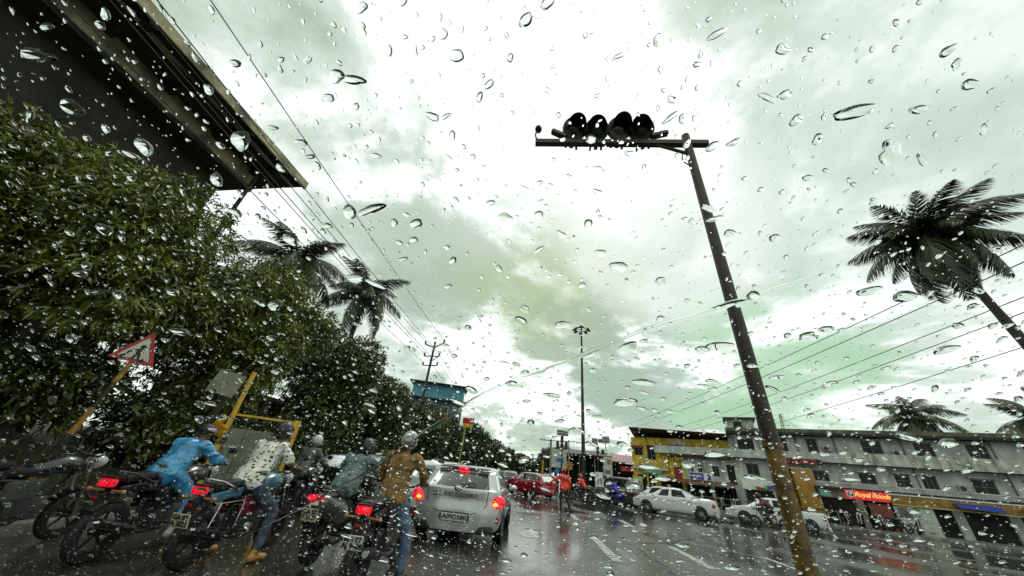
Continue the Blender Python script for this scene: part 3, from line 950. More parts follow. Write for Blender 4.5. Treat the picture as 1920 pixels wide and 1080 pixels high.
# ------------------------------------------------------------------ signal gantry on the right
sg = thing('signal_gantry', 'tall grimy ochre signal pole with dark arm carrying four round signal heads', 'traffic signal', (2.69, 4.22, 0))
pm = MB().tube([(0, 0, 0), (0, 0, 1.0), (0, 0, 1.9)], [.092, .090, .088], 14)
pm.build('pole_lower', M_ochre, sg, smooth=True)
MB().tube([(0, 0, 1.9), (0.0, 0, 4.5), (0.0, 0, 7.52)], [.087, .080, .072], 14).build('pole_upper', mat('dark_grimy_pole', (.008, .007, .005), .5, scale=9, c2=(.042, .030, .010), bump=.4, bscale=30), sg, smooth=True)
MB().lathe([(0, 0), (.105, 0), (.105, .05), (0, .05)], (0, 0, 1.86), n=14).build('collar', M_ochre, sg)
MB().lathe([(0, 0), (.24, 0), (.24, .03), (.14, .05), (0, .05)], (0, 0, 0), n=14).build('base_plate', M_ochre, sg)
cb = MB().rbox((.20, .02, 1.48), (.22, .16, .40), .02).build('control_box', mat('ochre_box', (.26, .13, .008), .4, scale=8, c2=(.40, .21, .015), bump=.2), sg, smooth=True)
MB().bbox(.11, .30, -.068, -.061, 1.31, 1.32).bbox(.275, .295, -.075, -.061, 1.43, 1.53).build('box_latch', M_steel_dk, cb)
MB().bbox(-3.0, .38, -.055, .055, 7.22, 7.33).build('arm', M_steel_dk, sg)
MB().tube([(-.62, 0, 7.24), (-.06, 0, 6.98)], .035, 6).build('brace', M_steel_dk, sg)
M_sigbk = mat('signal_housing_black', (.010, .010, .010), .35, var=.3)
for k, hx in enumerate((-2.20, -1.75, -1.28, -.84)):
    h = MB().lathe([(0, -.03), (.155, -.03), (.16, -.05), (.25, -.045), (.258, .0), (.25, .05), (.20, .09), (.17, .17), (.10, .20), (0, .21)], (0, 0, 0), 'Y', 24).build('signal_head', M_sigbk, sg, smooth=True)
    h.location = (hx, 0, 7.70 + (.02, -.01, .03, 0)[k])
    h.rotation_euler = (R_((28, 36, 24, 32)[k]), 0, R_((12, -4, 8, -16)[k]))
    MB().lathe([(0, -.06), (.08, -.055), (.152, -.032), (0, -.031)], (0, 0, 0), 'Y', 20).build('lens', mat(('dim_red_lens', 'dim_amber_lens', 'dim_green_lens', 'dim_red_lens')[k], ((.03, .004, .004), (.03, .015, .003), (.004, .02, .008), (.03, .004, .004))[k], .2), h, smooth=True)
    n = 14
    P = [(math.cos(math.pi * (-.10 + 1.2 * i / n)), math.sin(math.pi * (-.10 + 1.2 * i / n))) for i in range(n + 1)]
    V = []
    for r_, y_ in ((.19, -.045), (.20, -.30), (.178, -.045), (.188, -.30)):
        V += [(r_ * c, y_ * (.55 + .45 * max(0, s_)), r_ * s_) for c, s_ in P]
    m_ = n + 1
    F = []
    for i in range(n):
        F += [(i, i + 1, m_ + i + 1, m_ + i), (2 * m_ + i, 3 * m_ + i, 3 * m_ + i + 1, 2 * m_ + i + 1), (m_ + i, m_ + i + 1, 3 * m_ + i + 1, 3 * m_ + i)]
    MB().add(V, F).build('visor', M_sigbk, h)
    MB().tube([(-.12, .08, -.38), (-.08, .1, -.16)], .025, 6).tube([(.12, .08, -.38), (.08, .1, -.16)], .025, 6).tube([(0, .06, -.36), (0, .1, -.15)], .045, 6).build('mount', M_steel_dk, h)
    MB().tube(bez((hx + .1, .12, 7.62), (hx + .28, .16, 7.28), (hx + .2, .05, 7.3)), .012, 5).build('cable', M_black, sg)
for hx, a in ((-2.52, -.6), (-.50, .35)):
    MB().rbox((hx, 0, 7.55), (.36, .12, .09), .02, (0, -a, 0)).build('side_bracket', M_sigbk, sg)
MB().tube(bez((-2.94, 0, 7.33), (-3.06, 0, 7.5), (-2.98, 0, 7.66)), .018, 6).build('camera_stalk', M_steel_dk, sg)
MB().ell((-2.96, 0, 7.72), (.075, .09, .07)).build('camera_dome', M_sigbk, sg, smooth=True)
MB().tube(bez((-.06, 0, 7.1), (-.3, 0, 6.75), (-.02, 0, 6.6)), .012, 5).build('cable', M_black, sg)

# tall lighting mast
hm = thing('lighting_mast', 'tall grey high mast with ring of floodlights over the junction', 'lamp post', (5.97, 44.6, 0))
MB().tube([(0, 0, 0), (0, 0, 7), (0, 0, 20.9)], [.27, .22, .11], 12).build('mast', M_steel_dk, hm, smooth=True)
MB().lathe([(.75, 0), (.80, 0), (.80, .08), (.75, .08), (.75, 0)], (0, 0, 20.5), n=20).build('ring', M_steel_dk, hm)
MB().tube([(-.8, 0, 20.54), (.8, 0, 20.54)], .04, 5).tube([(0, -.8, 20.54), (0, .8, 20.54)], .04, 5).build('ring_arm', M_steel_dk, hm)
MB().lathe([(0, .35), (.3, .2), (.36, 0), (0, 0)], (0, 0, 20.9), n=12).build('cap', M_steel_dk, hm)
for k in range(8):
    a = k * math.pi / 4
    MB().rbox((1.05 * math.cos(a), 1.05 * math.sin(a), 20.45), (.5, .42, .2), .04, (0, .35, a)).build('floodlight', M_steel_dk, hm)


# distant poles, signals and direction boards
def pole(t, x, y, z0, z1, r, m, name='pole'):
    return MB().tube([(x, y, z0), (x, y, z1)], r, 8).build(name, m, t)


def marks(t, x0, x1, y, z0, z1, rows, seed):
    r = random.Random(seed)
    for j in range(rows):
        zc_ = z0 + (z1 - z0) * (j + .5) / rows
        h = (z1 - z0) / rows * .28
        x = x0 + .06
        k = MB()
        while x < x1 - .08:
            w = r.uniform(.04, .10)
            k.bbox(x, x + w, y - .012, y - .004, zc_ - h, zc_ + h)
            x += w + .035
        k.build('lettering', M_ink, t)


M_sgn = mat('grey_sign_sheet', (.36, .40, .37), .4)
s1 = thing('signal_post', 'traffic signal post with white direction board on top, behind the traffic officer', 'traffic signal', (2.62, 34.9, 0))
pole(s1, 0, 0, 0, 5.0, .07, M_steel_dk)
MB().bbox(-.52, .62, -.06, -.02, 4.9, 5.45).build('direction_board', M_sgn, s1)
marks(s1, -.5, .6, -.06, 4.93, 5.42, 2, 1)
for z in (4.1, 4.45, 4.75):
    MB().rbox((0, -.12, z), (.3, .22, .3), .05).build('signal_lamp', M_sigbk, s1)
for x in (-.42, .42):
    MB().rbox((x, -.05, 4.1), (.28, .22, .62), .05).build('signal_head', M_sigbk, s1)
MB().tube([(-.45, 0, 4.1), (.45, 0, 4.1)], .03, 5).build('bracket', M_steel_dk, s1)
s2 = thing('utility_pole', 'grey utility pole with long cross arm left of the signal post', 'pole', (1.42, 31.97, 0))
pole(s2, 0, 0, 0, 4.25, .09, M_conc)
MB().tube([(-.95, 0, 4.12), (3.1, -.3, 4.2)], .035, 6).build('cross_arm', M_steel_dk, s2)
for x in (-.9, -.6, 1.0, 2.0, 2.8):
    MB().lathe([(0, 0), (.05, 0), (.04, .12), (0, .12)], (x, -.02 - max(0, x) * .09, 4.15), n=6).build('insulator', M_steel_dk, s2)
s3 = thing('utility_pole', 'thin pole with yellow lower half right of the signal post', 'pole', (3.09, 32.85, 0))
pole(s3, 0, 0, 0, 2.6, .06, M_yellow, 'pole_lower')
pole(s3, 0, 0, 2.6, 4.4, .05, M_grey, 'pole_upper')
s4 = thing('signal_post', 'short yellow post with black signal heads left of the utility poles', 'traffic signal', (.72, 30, 0))
pole(s4, 0, 0, 0, 2.55, .06, M_yellow)
MB().rbox((0, -.03, 2.8), (.28, .24, .62), .05).build('signal_head', M_sigbk, s4)
MB().lathe([(0, .3), (.05, .25), (.28, .03), (0, 0)], (0, 0, 3.1), n=10).build('cap', M_sigbk, s4)
s5 = thing('signal_post', 'signal post with two white direction boards right of the lighting mast', 'traffic signal', (6.8, 39.4, 0))
pole(s5, 0, 0, 0, 5.1, .06, M_steel_dk)
MB().bbox(-.6, .05, -.06, -.02, 5.0, 5.45).bbox(.1, .62, -.06, -.02, 5.0, 5.45).build('direction_board', M_sgn, s5)
marks(s5, -.58, .6, -.06, 5.02, 5.42, 1, 3)
for z in (4.1, 4.5):
    MB().rbox((0, -.1, z), (.3, .24, .34), .05).build('signal_lamp', M_sigbk, s5)
MB().rbox((.55, -.05, 4.15), (.34, .24, .5), .1).build('signal_head', M_sigbk, s5)
s6 = thing('sign_post', 'leaning white direction board on its own post right of the double boards', 'sign', (7.65, 39.2, 0))
pole(s6, 0, 0, 0, 5.1, .05, M_grey)
MB().box((.05, -.06, 5.35), (.8, .04, .75), (0, R_(-8), 0)).build('direction_board', M_sgn, s6)
marks(s6, -.3, .4, -.085, 5.1, 5.6, 2, 8)
s7 = thing('sign_post', 'small yellow sign with dark lines on a post beside the lighting mast', 'sign', (2.85, 29.9, 0))
pole(s7, 0, 0, 0, 2.4, .035, M_steel_dk)
MB().bbox(-.24, .24, -.06, -.02, 1.98, 2.5).build('panel', mat('amber_sheet', (.55, .26, .02), .4), s7)
marks(s7, -.24, .24, -.06, 2.02, 2.46, 3, 4)
s8 = thing('sign_post', 'small blue sign on a thin post by the red car', 'sign', (1.85, 29.6, 0))
pole(s8, 0, 0, 0, 1.9, .03, M_steel_dk)
MB().lathe([(0, -.02), (.2, -.02), (.2, .02), (0, .02)], (0, -.05, 1.75), 'Y', 16).build('panel', mat('sky_blue_sheet', (.03, .18, .42), .4), s8)
s9 = thing('sign_board', 'white board with black figures standing among the motorcycles', 'sign', (5.15, 29.5, 0), R_(-8))
MB().bbox(-.3, .3, -.03, .03, 1.0, 2.0).build('panel', M_white, s9)
MB().tube([(-.15, -.045, 1.2), (-.05, -.045, 1.5), (-.15, -.045, 1.8)], .03, 5).tube([(.15, -.045, 1.2), (.12, -.045, 1.6)], .04, 5).build('print', M_ink, s9)
MB().tube([(-.25, .05, 0), (-.25, .05, 1.9)], .025, 5).tube([(.25, .05, 0), (.25, .05, 1.9)], .025, 5).build('post', M_steel_dk, s9)
s10 = thing('sign_post', 'red and yellow shop sign on a thin yellow pole above the silver car', 'sign', (-4.6, 22.0, 0))
MB().tube([(0, 0, 0), (.12, 0, 3.7)], .045, 6).build('pole', mat('lime_yellow_paint', (.36, .33, .02), .5), s10)
MB().bbox(-.1, .62, -.08, -.02, 3.78, 4.12).build('panel', M_redsign, s10)
MB().bbox(-.05, .58, -.08, -.02, 3.55, 3.777).build('panel', M_yellow, s10)
s11 = thing('advert_board', 'white hoarding with blue print beyond the signal posts', 'sign', (2.6, 38, 0))
MB().bbox(-.9, .75, -.05, .05, 2.2, 3.9).build('panel', M_poster, s11)
MB().bbox(-.3, .5, -.06, -.052, 2.7, 3.1).build('print', mat('sky_blue_sheet', (.03, .18, .42), .4), s11)
for x in (-.7, .6):
    pole(s11, x, .1, 0, 3.8, .05, M_steel_dk, 'post')

# ------------------------------------------------------------------ left verge: warning sign, posts, barricade
ws = thing('warning_sign', 'red bordered triangular roadworks warning sign on an ochre striped post', 'road sign', (-6.86, 4.66, 0), R_(24))
ws.rotation_euler = (0, R_(6), R_(30))
for i in range(6):
    MB().tube([(0, 0, .1 + i * .38), (0, 0, .1 + (i + 1) * .38 - .002)], .037, 8).build('post_band', mat('rusty_ochre_post', (.20, .09, .015), .5, scale=14, c2=(.42, .22, .02)) if i % 2 else M_steel_dk, ws)
T = .35


def tri(r):
    return [(r * math.cos(a), r * math.sin(a)) for a in (R_(90), R_(210), R_(330))]


fr_ = lambda a, b, d: (a, d, b + 2.52)
MB().prism(tri(T), -.05, -.04, fr_).build('border', M_red, ws)
MB().prism(tri(T * .70), -.056, -.0505, fr_).build('face', mat('sign_face_cream', (.50, .50, .40), .4, c2=(.62, .62, .52)), ws)
pic = MB()
fr2 = lambda a, b, d: (a * .83, d, b * .83 + 2.47)
for poly in ([(-.04, .10), (.03, .12), (.06, .03), (.02, .0), (-.03, .03)], [(.02, .01), (.06, .03), (.10, -.1), (.07, -.1)], [(-.01, .02), (.03, .0), (.0, -.1), (-.03, -.1)],
             [(-.04, .10), (-.02, .07), (-.13, -.0), (-.15, .02)], [(-.13, .02), (-.11, .0), (-.17, -.1), (-.19, -.09)], [(-.22, -.11), (-.10, -.11), (-.14, -.06), (-.18, -.05)], [(.1, -.11), (.19, -.11), (.15, -.05)]):
    pic.prism(poly, -.062, -.0565, fr2)
pic.lathe([(0, 0), (.035, 0), (.035, .006), (0, .006)], (.017, -.062, 2.60), 'Y', 12)
pic.build('pictogram', M_ink, ws)
MB().tube([(-.12, -.025, 2.4), (.12, -.025, 2.4)], .015, 5).build('bracket', M_steel_dk, ws)

gb = thing('sign_board', 'blank greenish metal plate on a dark leaning post under the tree', 'sign', (-6.78, 6.40, 0), R_(38), scale=1.1)
gb.rotation_euler = (0, R_(9), R_(38))
MB().tube([(0, 0, 0), (0, 0, 2.5)], .06, 8).build('post', M_steel_dk, gb)
MB().box((-.12, -.07, 2.2), (.44, .02, .42)).build('panel', mat('dull_green_plate', (.16, .17, .10), .5, c2=(.27, .28, .18), scale=4), gb)

yp = thing('barrier_post', 'yellow leaning steel barrier post beside the grey barricade board', 'post', (-6.14, 6.58, 0), scale=1.06)
MB().tube([(0, 0, 0), (0, 0, 1.3)], .05, 8).build('post_lower', M_yellow, yp)
MB().tube([(0, 0, 1.3), (0.02, 0, 2.55)], .042, 8).build('post_upper', M_yellow, yp)
for z in (1.12, 1.42, 1.5):
    MB().rbox((-.03 - .04 * (z > 1.3), -.05, z), (.26, .1, .12), .03, (0, R_(20), 0)).build('clamp', mat('orange_yellow_clamp', (.46, .22, .01), .45), yp)
MB().rbox((-.14, -.04, 1.6), (.12, .08, .22), .03, (0, R_(30), 0)).build('hook', M_yellow, yp)
bd = thing('barricade', 'grey green barricade board in a yellow frame behind the patterned shirt rider', 'barricade', (-5.72, 6.98, 0), R_(38), scale=1.04)
for i in range(4):
    for j in range(3):
        MB().box((-.36 + i * .26, .0 + .004 * ((i + j) % 2), .62 + j * .37), (.252, .02, .362)).build('panel', mat('grey_green_board', (.105, .115, .075), .6, c2=(.19, .20, .14), scale=3, bump=.3), bd)
MB().bbox(-.52, .58, -.03, .03, 1.76, 1.80).build('top_rail', M_yellow, bd)
MB().bbox(-.52, .58, -.03, .03, .38, .42).build('bottom_rail', M_yellow, bd)
for x in (-.54, .60):
    MB().bbox(x - .035, x + .035, -.035, .035, 0, 1.80).build('upright', M_yellow, bd)
MB().bbox(.50, .63, -.05, .05, 1.5, 1.82).build('corner_plate', M_yellow, bd)
for x in (-.54, .6):
    MB().bbox(x - .03, x + .03, -.3, .3, .0, .05).build('foot', M_yellow, bd)

# ------------------------------------------------------------------ power line on the left
ep = thing('power_pole', 'dark power pole with insulated cross arms in front of the blue house', 'pole', (-8.6, 24.5, 0))
MB().tube([(0, 0, 0), (.05, 0, 10.0)], [.13, .09], 8).build('pole', M_steel_dk, ep, smooth=True)
MB().tube([(-.75, 0, 9.75), (0.05, 0, 9.5), (.78, 0, 9.95)], .05, 6).build('cross_arm', M_steel_dk, ep)
MB().tube([(-.6, 0, 8.75), (.6, 0, 8.8)], .045, 6).build('cross_arm', M_steel_dk, ep)
MB().tube([(0, 0, 8.3), (.55, 0, 8.78)], .03, 6).build('brace', M_steel_dk, ep)
MB().tube([(-.55, 0, 8.0), (.6, 0, 8.05)], .045, 6).build('cross_arm', M_steel_dk, ep)
att = [(-.75, 9.95), (.78, 10.15), (-.6, 8.95), (.6, 9.0), (-.55, 8.2), (.6, 8.25)]
for (x, z) in att:
    MB().lathe([(0, -.2), (.03, -.2), (.09, -.08), (.04, -.03), (.09, .03), (.04, .09), (0, .1)], (x, 0, z), n=8).build('insulator', M_steel_dk, ep)
M_wire = mat('wire_black', (.008, .008, .008), .5, var=.1)


def wire(label, a, b, sag, r, group, cat='cable'):
    a, b = Vector(a), Vector(b)
    n = 28
    P = [a.lerp(b, i / n) - Vector((0, 0, sag * 4 * (i / n) * (1 - i / n))) for i in range(n + 1)]
    t = MB().tube(P, r, 5).build('power_line', M_wire, smooth=True)
    return tag(t, label, cat, group)


near = [(-8.55, 9.15), (-7.35, 9.75), (-8.35, 8.75), (-7.75, 9.0), (-8.5, 8.15), (-8.0, 8.5)]
lab = ['upper left', 'outermost', 'second lowest left', 'middle', 'lowest', 'inner lower']
for (x, z), (nx, nz), l in zip(att, near, lab):
    wire(f'{l} black power cable running from the power pole overhead along the dark building', (-8.6 + x, 24.5, z), (nx, -12, nz + .1), .35, .014, 'cables overhead on the left')
for k, (x, z) in enumerate(att[:4]):
    wire(f'far {lab[k]} power cable running on beyond the power pole', (-8.6 + x, 24.5, z), (-9.3 + x, 70, z - .5), .6, .014, 'cables beyond the power pole')
# cables on the right: from the near side down to the white building
rc = [((13.8, 2.2, 8.5), (13.8, 60, 9.6)), ((13.4, 2.4, 7.9), (14.5, 60, 9.1)), ((15.4, 2.4, 8.1), (20, 60, 9.2)), ((16.0, 2.4, 8.0), (21.5, 60, 8.8)), ((17.2, 2.6, 7.6), (24, 60, 7.6))]
rl_ = ['uppermost', 'second', 'third', 'fourth', 'lowest']
for k, (a, b) in enumerate(rc):
    wire(f'{rl_[k]} thin black cable slanting over the buildings on the right', a, b, .5, .016, 'cables overhead on the right')

# ------------------------------------------------------------------ cars
def pchip(ts, vs_, q):
    """Monotone cubic through (ts, vs_) at q (arrays)."""
    ts, vs_ = np.array(ts, float), np.array(vs_, float)
    h = np.diff(ts)
    d = np.diff(vs_) / h
    m = np.zeros(len(ts))
    for i in range(1, len(ts) - 1):
        if d[i - 1] * d[i] > 0:
            m[i] = 2 * d[i - 1] * d[i] / (d[i - 1] + d[i])
    m[0], m[-1] = d[0], d[-1]
    q = np.array(q, float)
    i = np.clip(np.searchsorted(ts, q, 'right') - 1, 0, len(h) - 1)
    t = (q - ts[i]) / h[i]
    return (vs_[i] * (2 * t ** 3 - 3 * t ** 2 + 1) + h[i] * m[i] * (t ** 3 - 2 * t ** 2 + t) + vs_[i + 1] * (-2 * t ** 3 + 3 * t ** 2) + h[i] * m[i + 1] * (t ** 3 - t ** 2))


M_cglass = mat_car_glass()
M_seat = mat('car_seat_cloth', (0.10, 0.10, 0.09), .8)
M_trimdk = mat('dark_bumper_trim', (0.02, 0.02, 0.02), .5)
M_tailred = mat('red_tail_lens', (0.35, 0.005, 0.012), .15, coat=.5)
M_taillit = mat('lit_brake_lamp', (0.4, 0.004, 0.01), .2, emit=(1.0, 0.002, 0.012), estr=3.5)
M_tailhot = mat('lit_lamp_core', (0.8, 0.2, 0.02), .2, emit=(1.0, 0.16, 0.02), estr=5.0)
M_lens = mat('glowing_red_lens', (0.35, 0.004, 0.012), .15, emit=(1.0, 0.002, 0.02), estr=.55, coat=.5)
M_headl = mat('headlamp_glass', (0.5, 0.52, 0.5), .1, coat=.6)
M_plate = mat('white_number_plate', (0.66, 0.68, 0.62), .4, var=.08)
M_plateY = mat('cream_number_plate', (0.50, 0.47, 0.30), .4)

CARS = {  # control stations from the rear: y, half width, bottom, belt, roof half width, roof z, rake of the greenhouse
    'hatch': [(0.0, .84, .22, .97, .66, 1.36, .40), (.20, .885, .20, .99, .69, 1.43, .40), (.95, .88, .19, .985, .69, 1.46, .10), (1.75, .88, .18, .96, .68, 1.47, 0),
              (2.45, .88, .18, .94, .64, 1.43, -.28), (2.95, .87, .19, .93, .66, .97, 0), (3.5, .80, .22, .83, .58, .87, 0), (3.80, .66, .28, .68, .48, .72, 0)],
    'sedan': [(0.0, .72, .32, .92, .60, .98, .02), (.14, .82, .25, .97, .66, 1.04, .03), (.72, .86, .19, .97, .64, 1.06, .0), (1.35, .87, .18, .965, .60, 1.43, .32), (2.15, .87, .18, .95, .60, 1.46, 0),
              (2.95, .87, .18, .93, .58, 1.41, -.34), (3.45, .86, .19, .92, .66, .95, 0), (4.1, .82, .22, .82, .6, .86, 0), (4.42, .66, .28, .66, .46, .70, 0)],
    'van': [(0.0, .76, .32, 1.05, .66, 1.72, .22), (.16, .84, .26, 1.07, .68, 1.80, .16), (1.1, .85, .2, 1.06, .70, 1.84, 0), (2.1, .85, .2, 1.05, .70, 1.83, 0),
            (2.85, .85, .2, 1.03, .66, 1.76, -.28), (3.3, .84, .2, 1.02, .68, 1.06, 0), (3.72, .80, .22, .95, .6, .99, 0), (3.9, .70, .28, .78, .5, .82, 0)],
}


def ring(st):
    y, w, zb, bz, wr, rz, rk = st
    P = [(0, zb), (.72 * w, zb), (.95 * w, zb + .09), (1.0 * w, zb + .30), (.995 * w, bz - .14), (.955 * w, bz)]
    a, b = (.955 * w, bz), (wr, rz - .05 * min(1, (rz - bz) * 2))
    for f in (.10, .86):
        P.append((a[0] + (b[0] - a[0]) * f, a[1] + (b[1] - a[1]) * f))
    P += [b, (.55 * wr, rz - .006), (0, rz)]
    out = []
    for k, (x, z) in enumerate(P):
        f = max(0.0, (z - bz) / max(.05, rz - bz)) if rz > bz else 0
        out.append((x, y + rk * f, z))
    return out


KR = 11            # control points per half ring


def car(kind, name, label, loc, rz, paint, plate=None, lit=False, plate_m=None, detail=True, group=None, interior=None):
    t = thing(name, label, 'car', loc, rz, group)
    S = CARS[kind]
    L = S[-1][0]
    rings = np.array([ring(s) for s in S])           # stations x KR x 3
    sub_r, sub_s = 3, 4
    qr = np.linspace(0, KR - 1, (KR - 1) * sub_r + 1)
    qs = np.linspace(0, len(S) - 1, (len(S) - 1) * sub_s + 1)
    A = np.zeros((len(S), len(qr), 3))
    for i in range(len(S)):
        for c in range(3):
            A[i, :, c] = pchip(range(KR), rings[i, :, c], qr)
    G = np.zeros((len(qs), len(qr), 3))
    for k in range(len(qr)):
        for c in range(3):
            G[:, k, c] = pchip(range(len(S)), A[:, k, c], qs)
    nr, ns = len(qr), len(qs)
    body, glass_side, glass_front, glass_rear = MB(), {}, MB(), MB()
    cab = [i for i, s in enumerate(S) if s[5] - s[3] > .3]
    c0, c1 = cab[0], cab[-1]
    front_iv = c1
    rear_iv = c0 - 1 if kind == 'sedan' else None
    wheel_y = (.72 if kind != 'van' else .8, L - .78)
    for sgn in (1, -1):
        for i in range(ns - 1):
            si, fi = i // sub_s, i % sub_s
            for k in range(nr - 1):
                ki, fk = k // sub_r, k % sub_r
                q = [G[i, k], G[i, k + 1], G[i + 1, k + 1], G[i + 1, k]]
                q = [(p[0] * sgn, p[1], p[2]) for p in q]
                tgt = body
                if ki == 6 and c0 <= si < c1 and not (fi == 0 and si in (c0 + 1,)):
                    if kind == 'sedan' or si > c0 or fi >= 1:
                        tgt = glass_side.setdefault((sgn, si), MB())
                elif ki >= 7 and si == front_iv:
                    if not (ki == 7 and fk == 0) and fi < 4:
                        tgt = glass_front
                elif rear_iv is not None and ki >= 7 and si == rear_iv:
                    if not (ki == 7 and fk == 0) and fi > 0:
                        tgt = glass_rear
                tgt.add(q if sgn > 0 else q[::-1], [(0, 1, 2, 3)])
    # end caps: strips across, gently bowed
    nx = 10
    for end in (0, ns - 1):
        d = -1 if end == 0 else 1
        rows = []
        for k in range(nr):
            x, y, z = G[end, k]
            kk = k / sub_r
            bow = (.10 if end == 0 else .16) * (1.0 if 1 < kk else .4)
            if end == 0 and 1.2 < kk < 3.6:
                bow += .07                      # bumper
            rows.append([(x * (1 - 2 * j / nx), y + d * bow * (1 - (1 - 2 * j / nx) ** 4) * min(1, x / .3), z) for j in range(nx + 1)])
        for k in range(nr - 1):
            for j in range(nx):
                q = [rows[k][j], rows[k][j + 1], rows[k + 1][j + 1], rows[k + 1][j]]
                rear_glass = end == 0 and kind != 'sedan' and 6 * sub_r <= k < 8 * sub_r - 1 and 1 <= j < nx - 1
                (glass_rear if rear_glass else body).add(q, [(0, 1, 2, 3)])
        if end == 0:
            tailrows = rows
    bo = body.mesh('body', 50)
    bm = bmesh.new(); bm.from_mesh(bo)
    bmesh.ops.remove_doubles(bm, verts=bm.verts[:], dist=.0008)
    bmesh.ops.recalc_face_normals(bm, faces=bm.faces[:])
    bm.to_mesh(bo); bm.free()
    bo.polygons.foreach_set('use_smooth', [True] * len(bo.polygons))
    bo.set_sharp_from_angle(angle=R_(38))
    B = obj('body', bo, paint, t)
    glass_front.build('windscreen', M_cglass, t, smooth=60)
    rw = glass_rear.build('rear_window', M_cglass, t, smooth=60)
    for k, g in glass_side.items():
        g.build('side_window', M_cglass, t, smooth=60)
    w0, wmax = S[0][1], max(s[1] for s in S)
    # wheels
    for yy in wheel_y:
        for sgn in (-1, 1):
            MB().lathe([(.0, 0), (.355, 0), (.355, .012), (0, .012)], (sgn * (wmax - .006), yy, .33), 'X', 22).build('wheel_arch', M_black, t)
            r0 = .30
            prof = [(.19, -.10), (.27, -.105), (.295, -.085), (r0, -.04), (r0, .04), (.295, .085), (.27, .105), (.19, .10)]
            wh = MB().lathe(prof, (sgn * (wmax - .075), yy, r0), 'X', 24).build('wheel', M_rubber, t, smooth=True)
            rim = MB().lathe([(.20, -.09), (.20, .07), (.185, .075), (.17, .05), (0, .045)], (sgn * (wmax - .075), yy, r0), 'X', 20)
            rim.v = [((x - sgn * (wmax - .075)) * sgn + sgn * (wmax - .075) if sgn < 0 else x, y, z) for x, y, z in rim.v]
            rim = rim.build('rim', M_trimdk, wh, smooth=True)
            sp = MB()
            for k in range(7):
                a = k * 2 * math.pi / 7
                sp.tube([(sgn * (wmax - .012), yy + .03 * math.cos(a), r0 + .03 * math.sin(a)), (sgn * (wmax - .006), yy + .18 * math.cos(a), r0 + .18 * math.sin(a))], [.028, .018], 5)
            sp.lathe([(.165, 0), (.195, 0), (.195, .01), (.165, .01), (.165, 0)], (sgn * (wmax - .008), yy, r0), 'X', 20)
            sp.build('spokes', mat('alloy_wheel', (.42, .43, .42), .3, metal=.8), wh)
    # rear end: lamps, plate, trim
    bz = S[0][3]
    lz = bz - .17
    for sgn in (-1, 1):
        lp = MB()
        lp.ell((sgn * (w0 - .02), .03, lz), (.15, .10, .13), 14, 9)
        lo = lp.build('tail_light', M_lens if lit else M_tailred, t, smooth=True)
        if lit:
            MB().ell((sgn * (w0 - .05), -.04, lz - .03), (.10, .05, .065), 10, 7).build('lamp_core', M_taillit, lo, smooth=True)
            MB().ell((sgn * (w0 - .06), -.075, lz - .04), (.055, .03, .035), 10, 7).build('bulb', M_tailhot, lo, smooth=True)
        MB().ell((sgn * (wmax - .13), L - .28, S[-1][3] + .02), (.11, .18, .08), 12, 7).build('headlight', M_headl, t, smooth=True)
        MB().bbox(sgn * (w0 - .03) - .05, sgn * (w0 - .03) + .05, -.02, .06, .42, .56).build('reflector', M_tailred, t)
        cy_ = S[front_iv][0] + .25
        mr = MB().ell((sgn * (wmax + .09), cy_, S[front_iv][3] + .06), (.11, .06, .075), 12, 7).build('mirror', paint if detail else M_black, t, smooth=True)
        MB().ell((sgn * (wmax + .09), cy_ - .03, S[front_iv][3] + .06), (.09, .04, .06), 10, 6).build('mirror_glass', M_chrome, mr, smooth=True)
        for yy in (S[c0][0] + .95, S[c0][0] + 1.75):
            MB().rbox((sgn * (wmax + .004), yy, bz - .12), (.03, .16, .03), .01).build('door_handle', paint, t)
    mb_ = MB().rbox((0, -.075, .285), (2 * w0 - .14, .14, .15), .04)
    mb_.build('bumper_skirt', M_trimdk if kind != 'sedan' else paint, t, smooth=True)
    if plate:
        py = -.185
        pz = .47 if kind != 'sedan' else .62
        po = MB().rbox((0, py, pz), (.52, .02, .13), .006).build('number_plate', plate_m or M_plate, t)
        MB().bbox(-.275, .275, py + .011, py + .016, pz - .08, pz + .08).build('plate_frame', M_black, po)
        obj('lettering', text_mesh(plate, .118, bold=.0035, space=1.02), M_ink, po, (0, py - .013, pz), (R_(90), 0, 0))
    # seats seen through the glass
    for sgn in (-1, 1):
        for yy in ((1.05, 1.95) if kind != 'sedan' else (1.5, 2.35)):
            se = MB().rbox((sgn * .36, yy, .86), (.5, .14, .62), .06, (R_(-8), 0, 0)).build('seat', interior or M_seat, t, smooth=True)
            MB().rbox((sgn * .36, yy - .05, 1.24), (.26, .1, .18), .04).build('headrest', interior or M_seat, se, smooth=True)
    return t


paint_silver = mat('silver_car_paint', (.44, .46, .45), .25, metal=.4, var=.06, scale=30, coat=.8)
paint_white = mat('white_car_paint', (.66, .67, .64), .3, var=.04, coat=.8)
paint_black = mat('black_car_paint', (.012, .013, .013), .2, var=.1, coat=.9)
paint_red = mat('red_car_paint', (.30, .006, .02), .25, var=.1, coat=.9)
paint_grey = mat('grey_van_paint', (.13, .14, .14), .3, var=.1, coat=.6)

sc_ = car('hatch', 'hatchback_car', 'silver hatchback with lit brake lights waiting in front of us', (-1.58, 8.10, 0), R_(0), paint_silver, 'GA09D5802', lit=True,
          interior=mat('tan_seat_cloth', (.26, .25, .2), .8, c2=(.4, .36, .26)))
sc_.scale = (1.06, 1.0, .96)
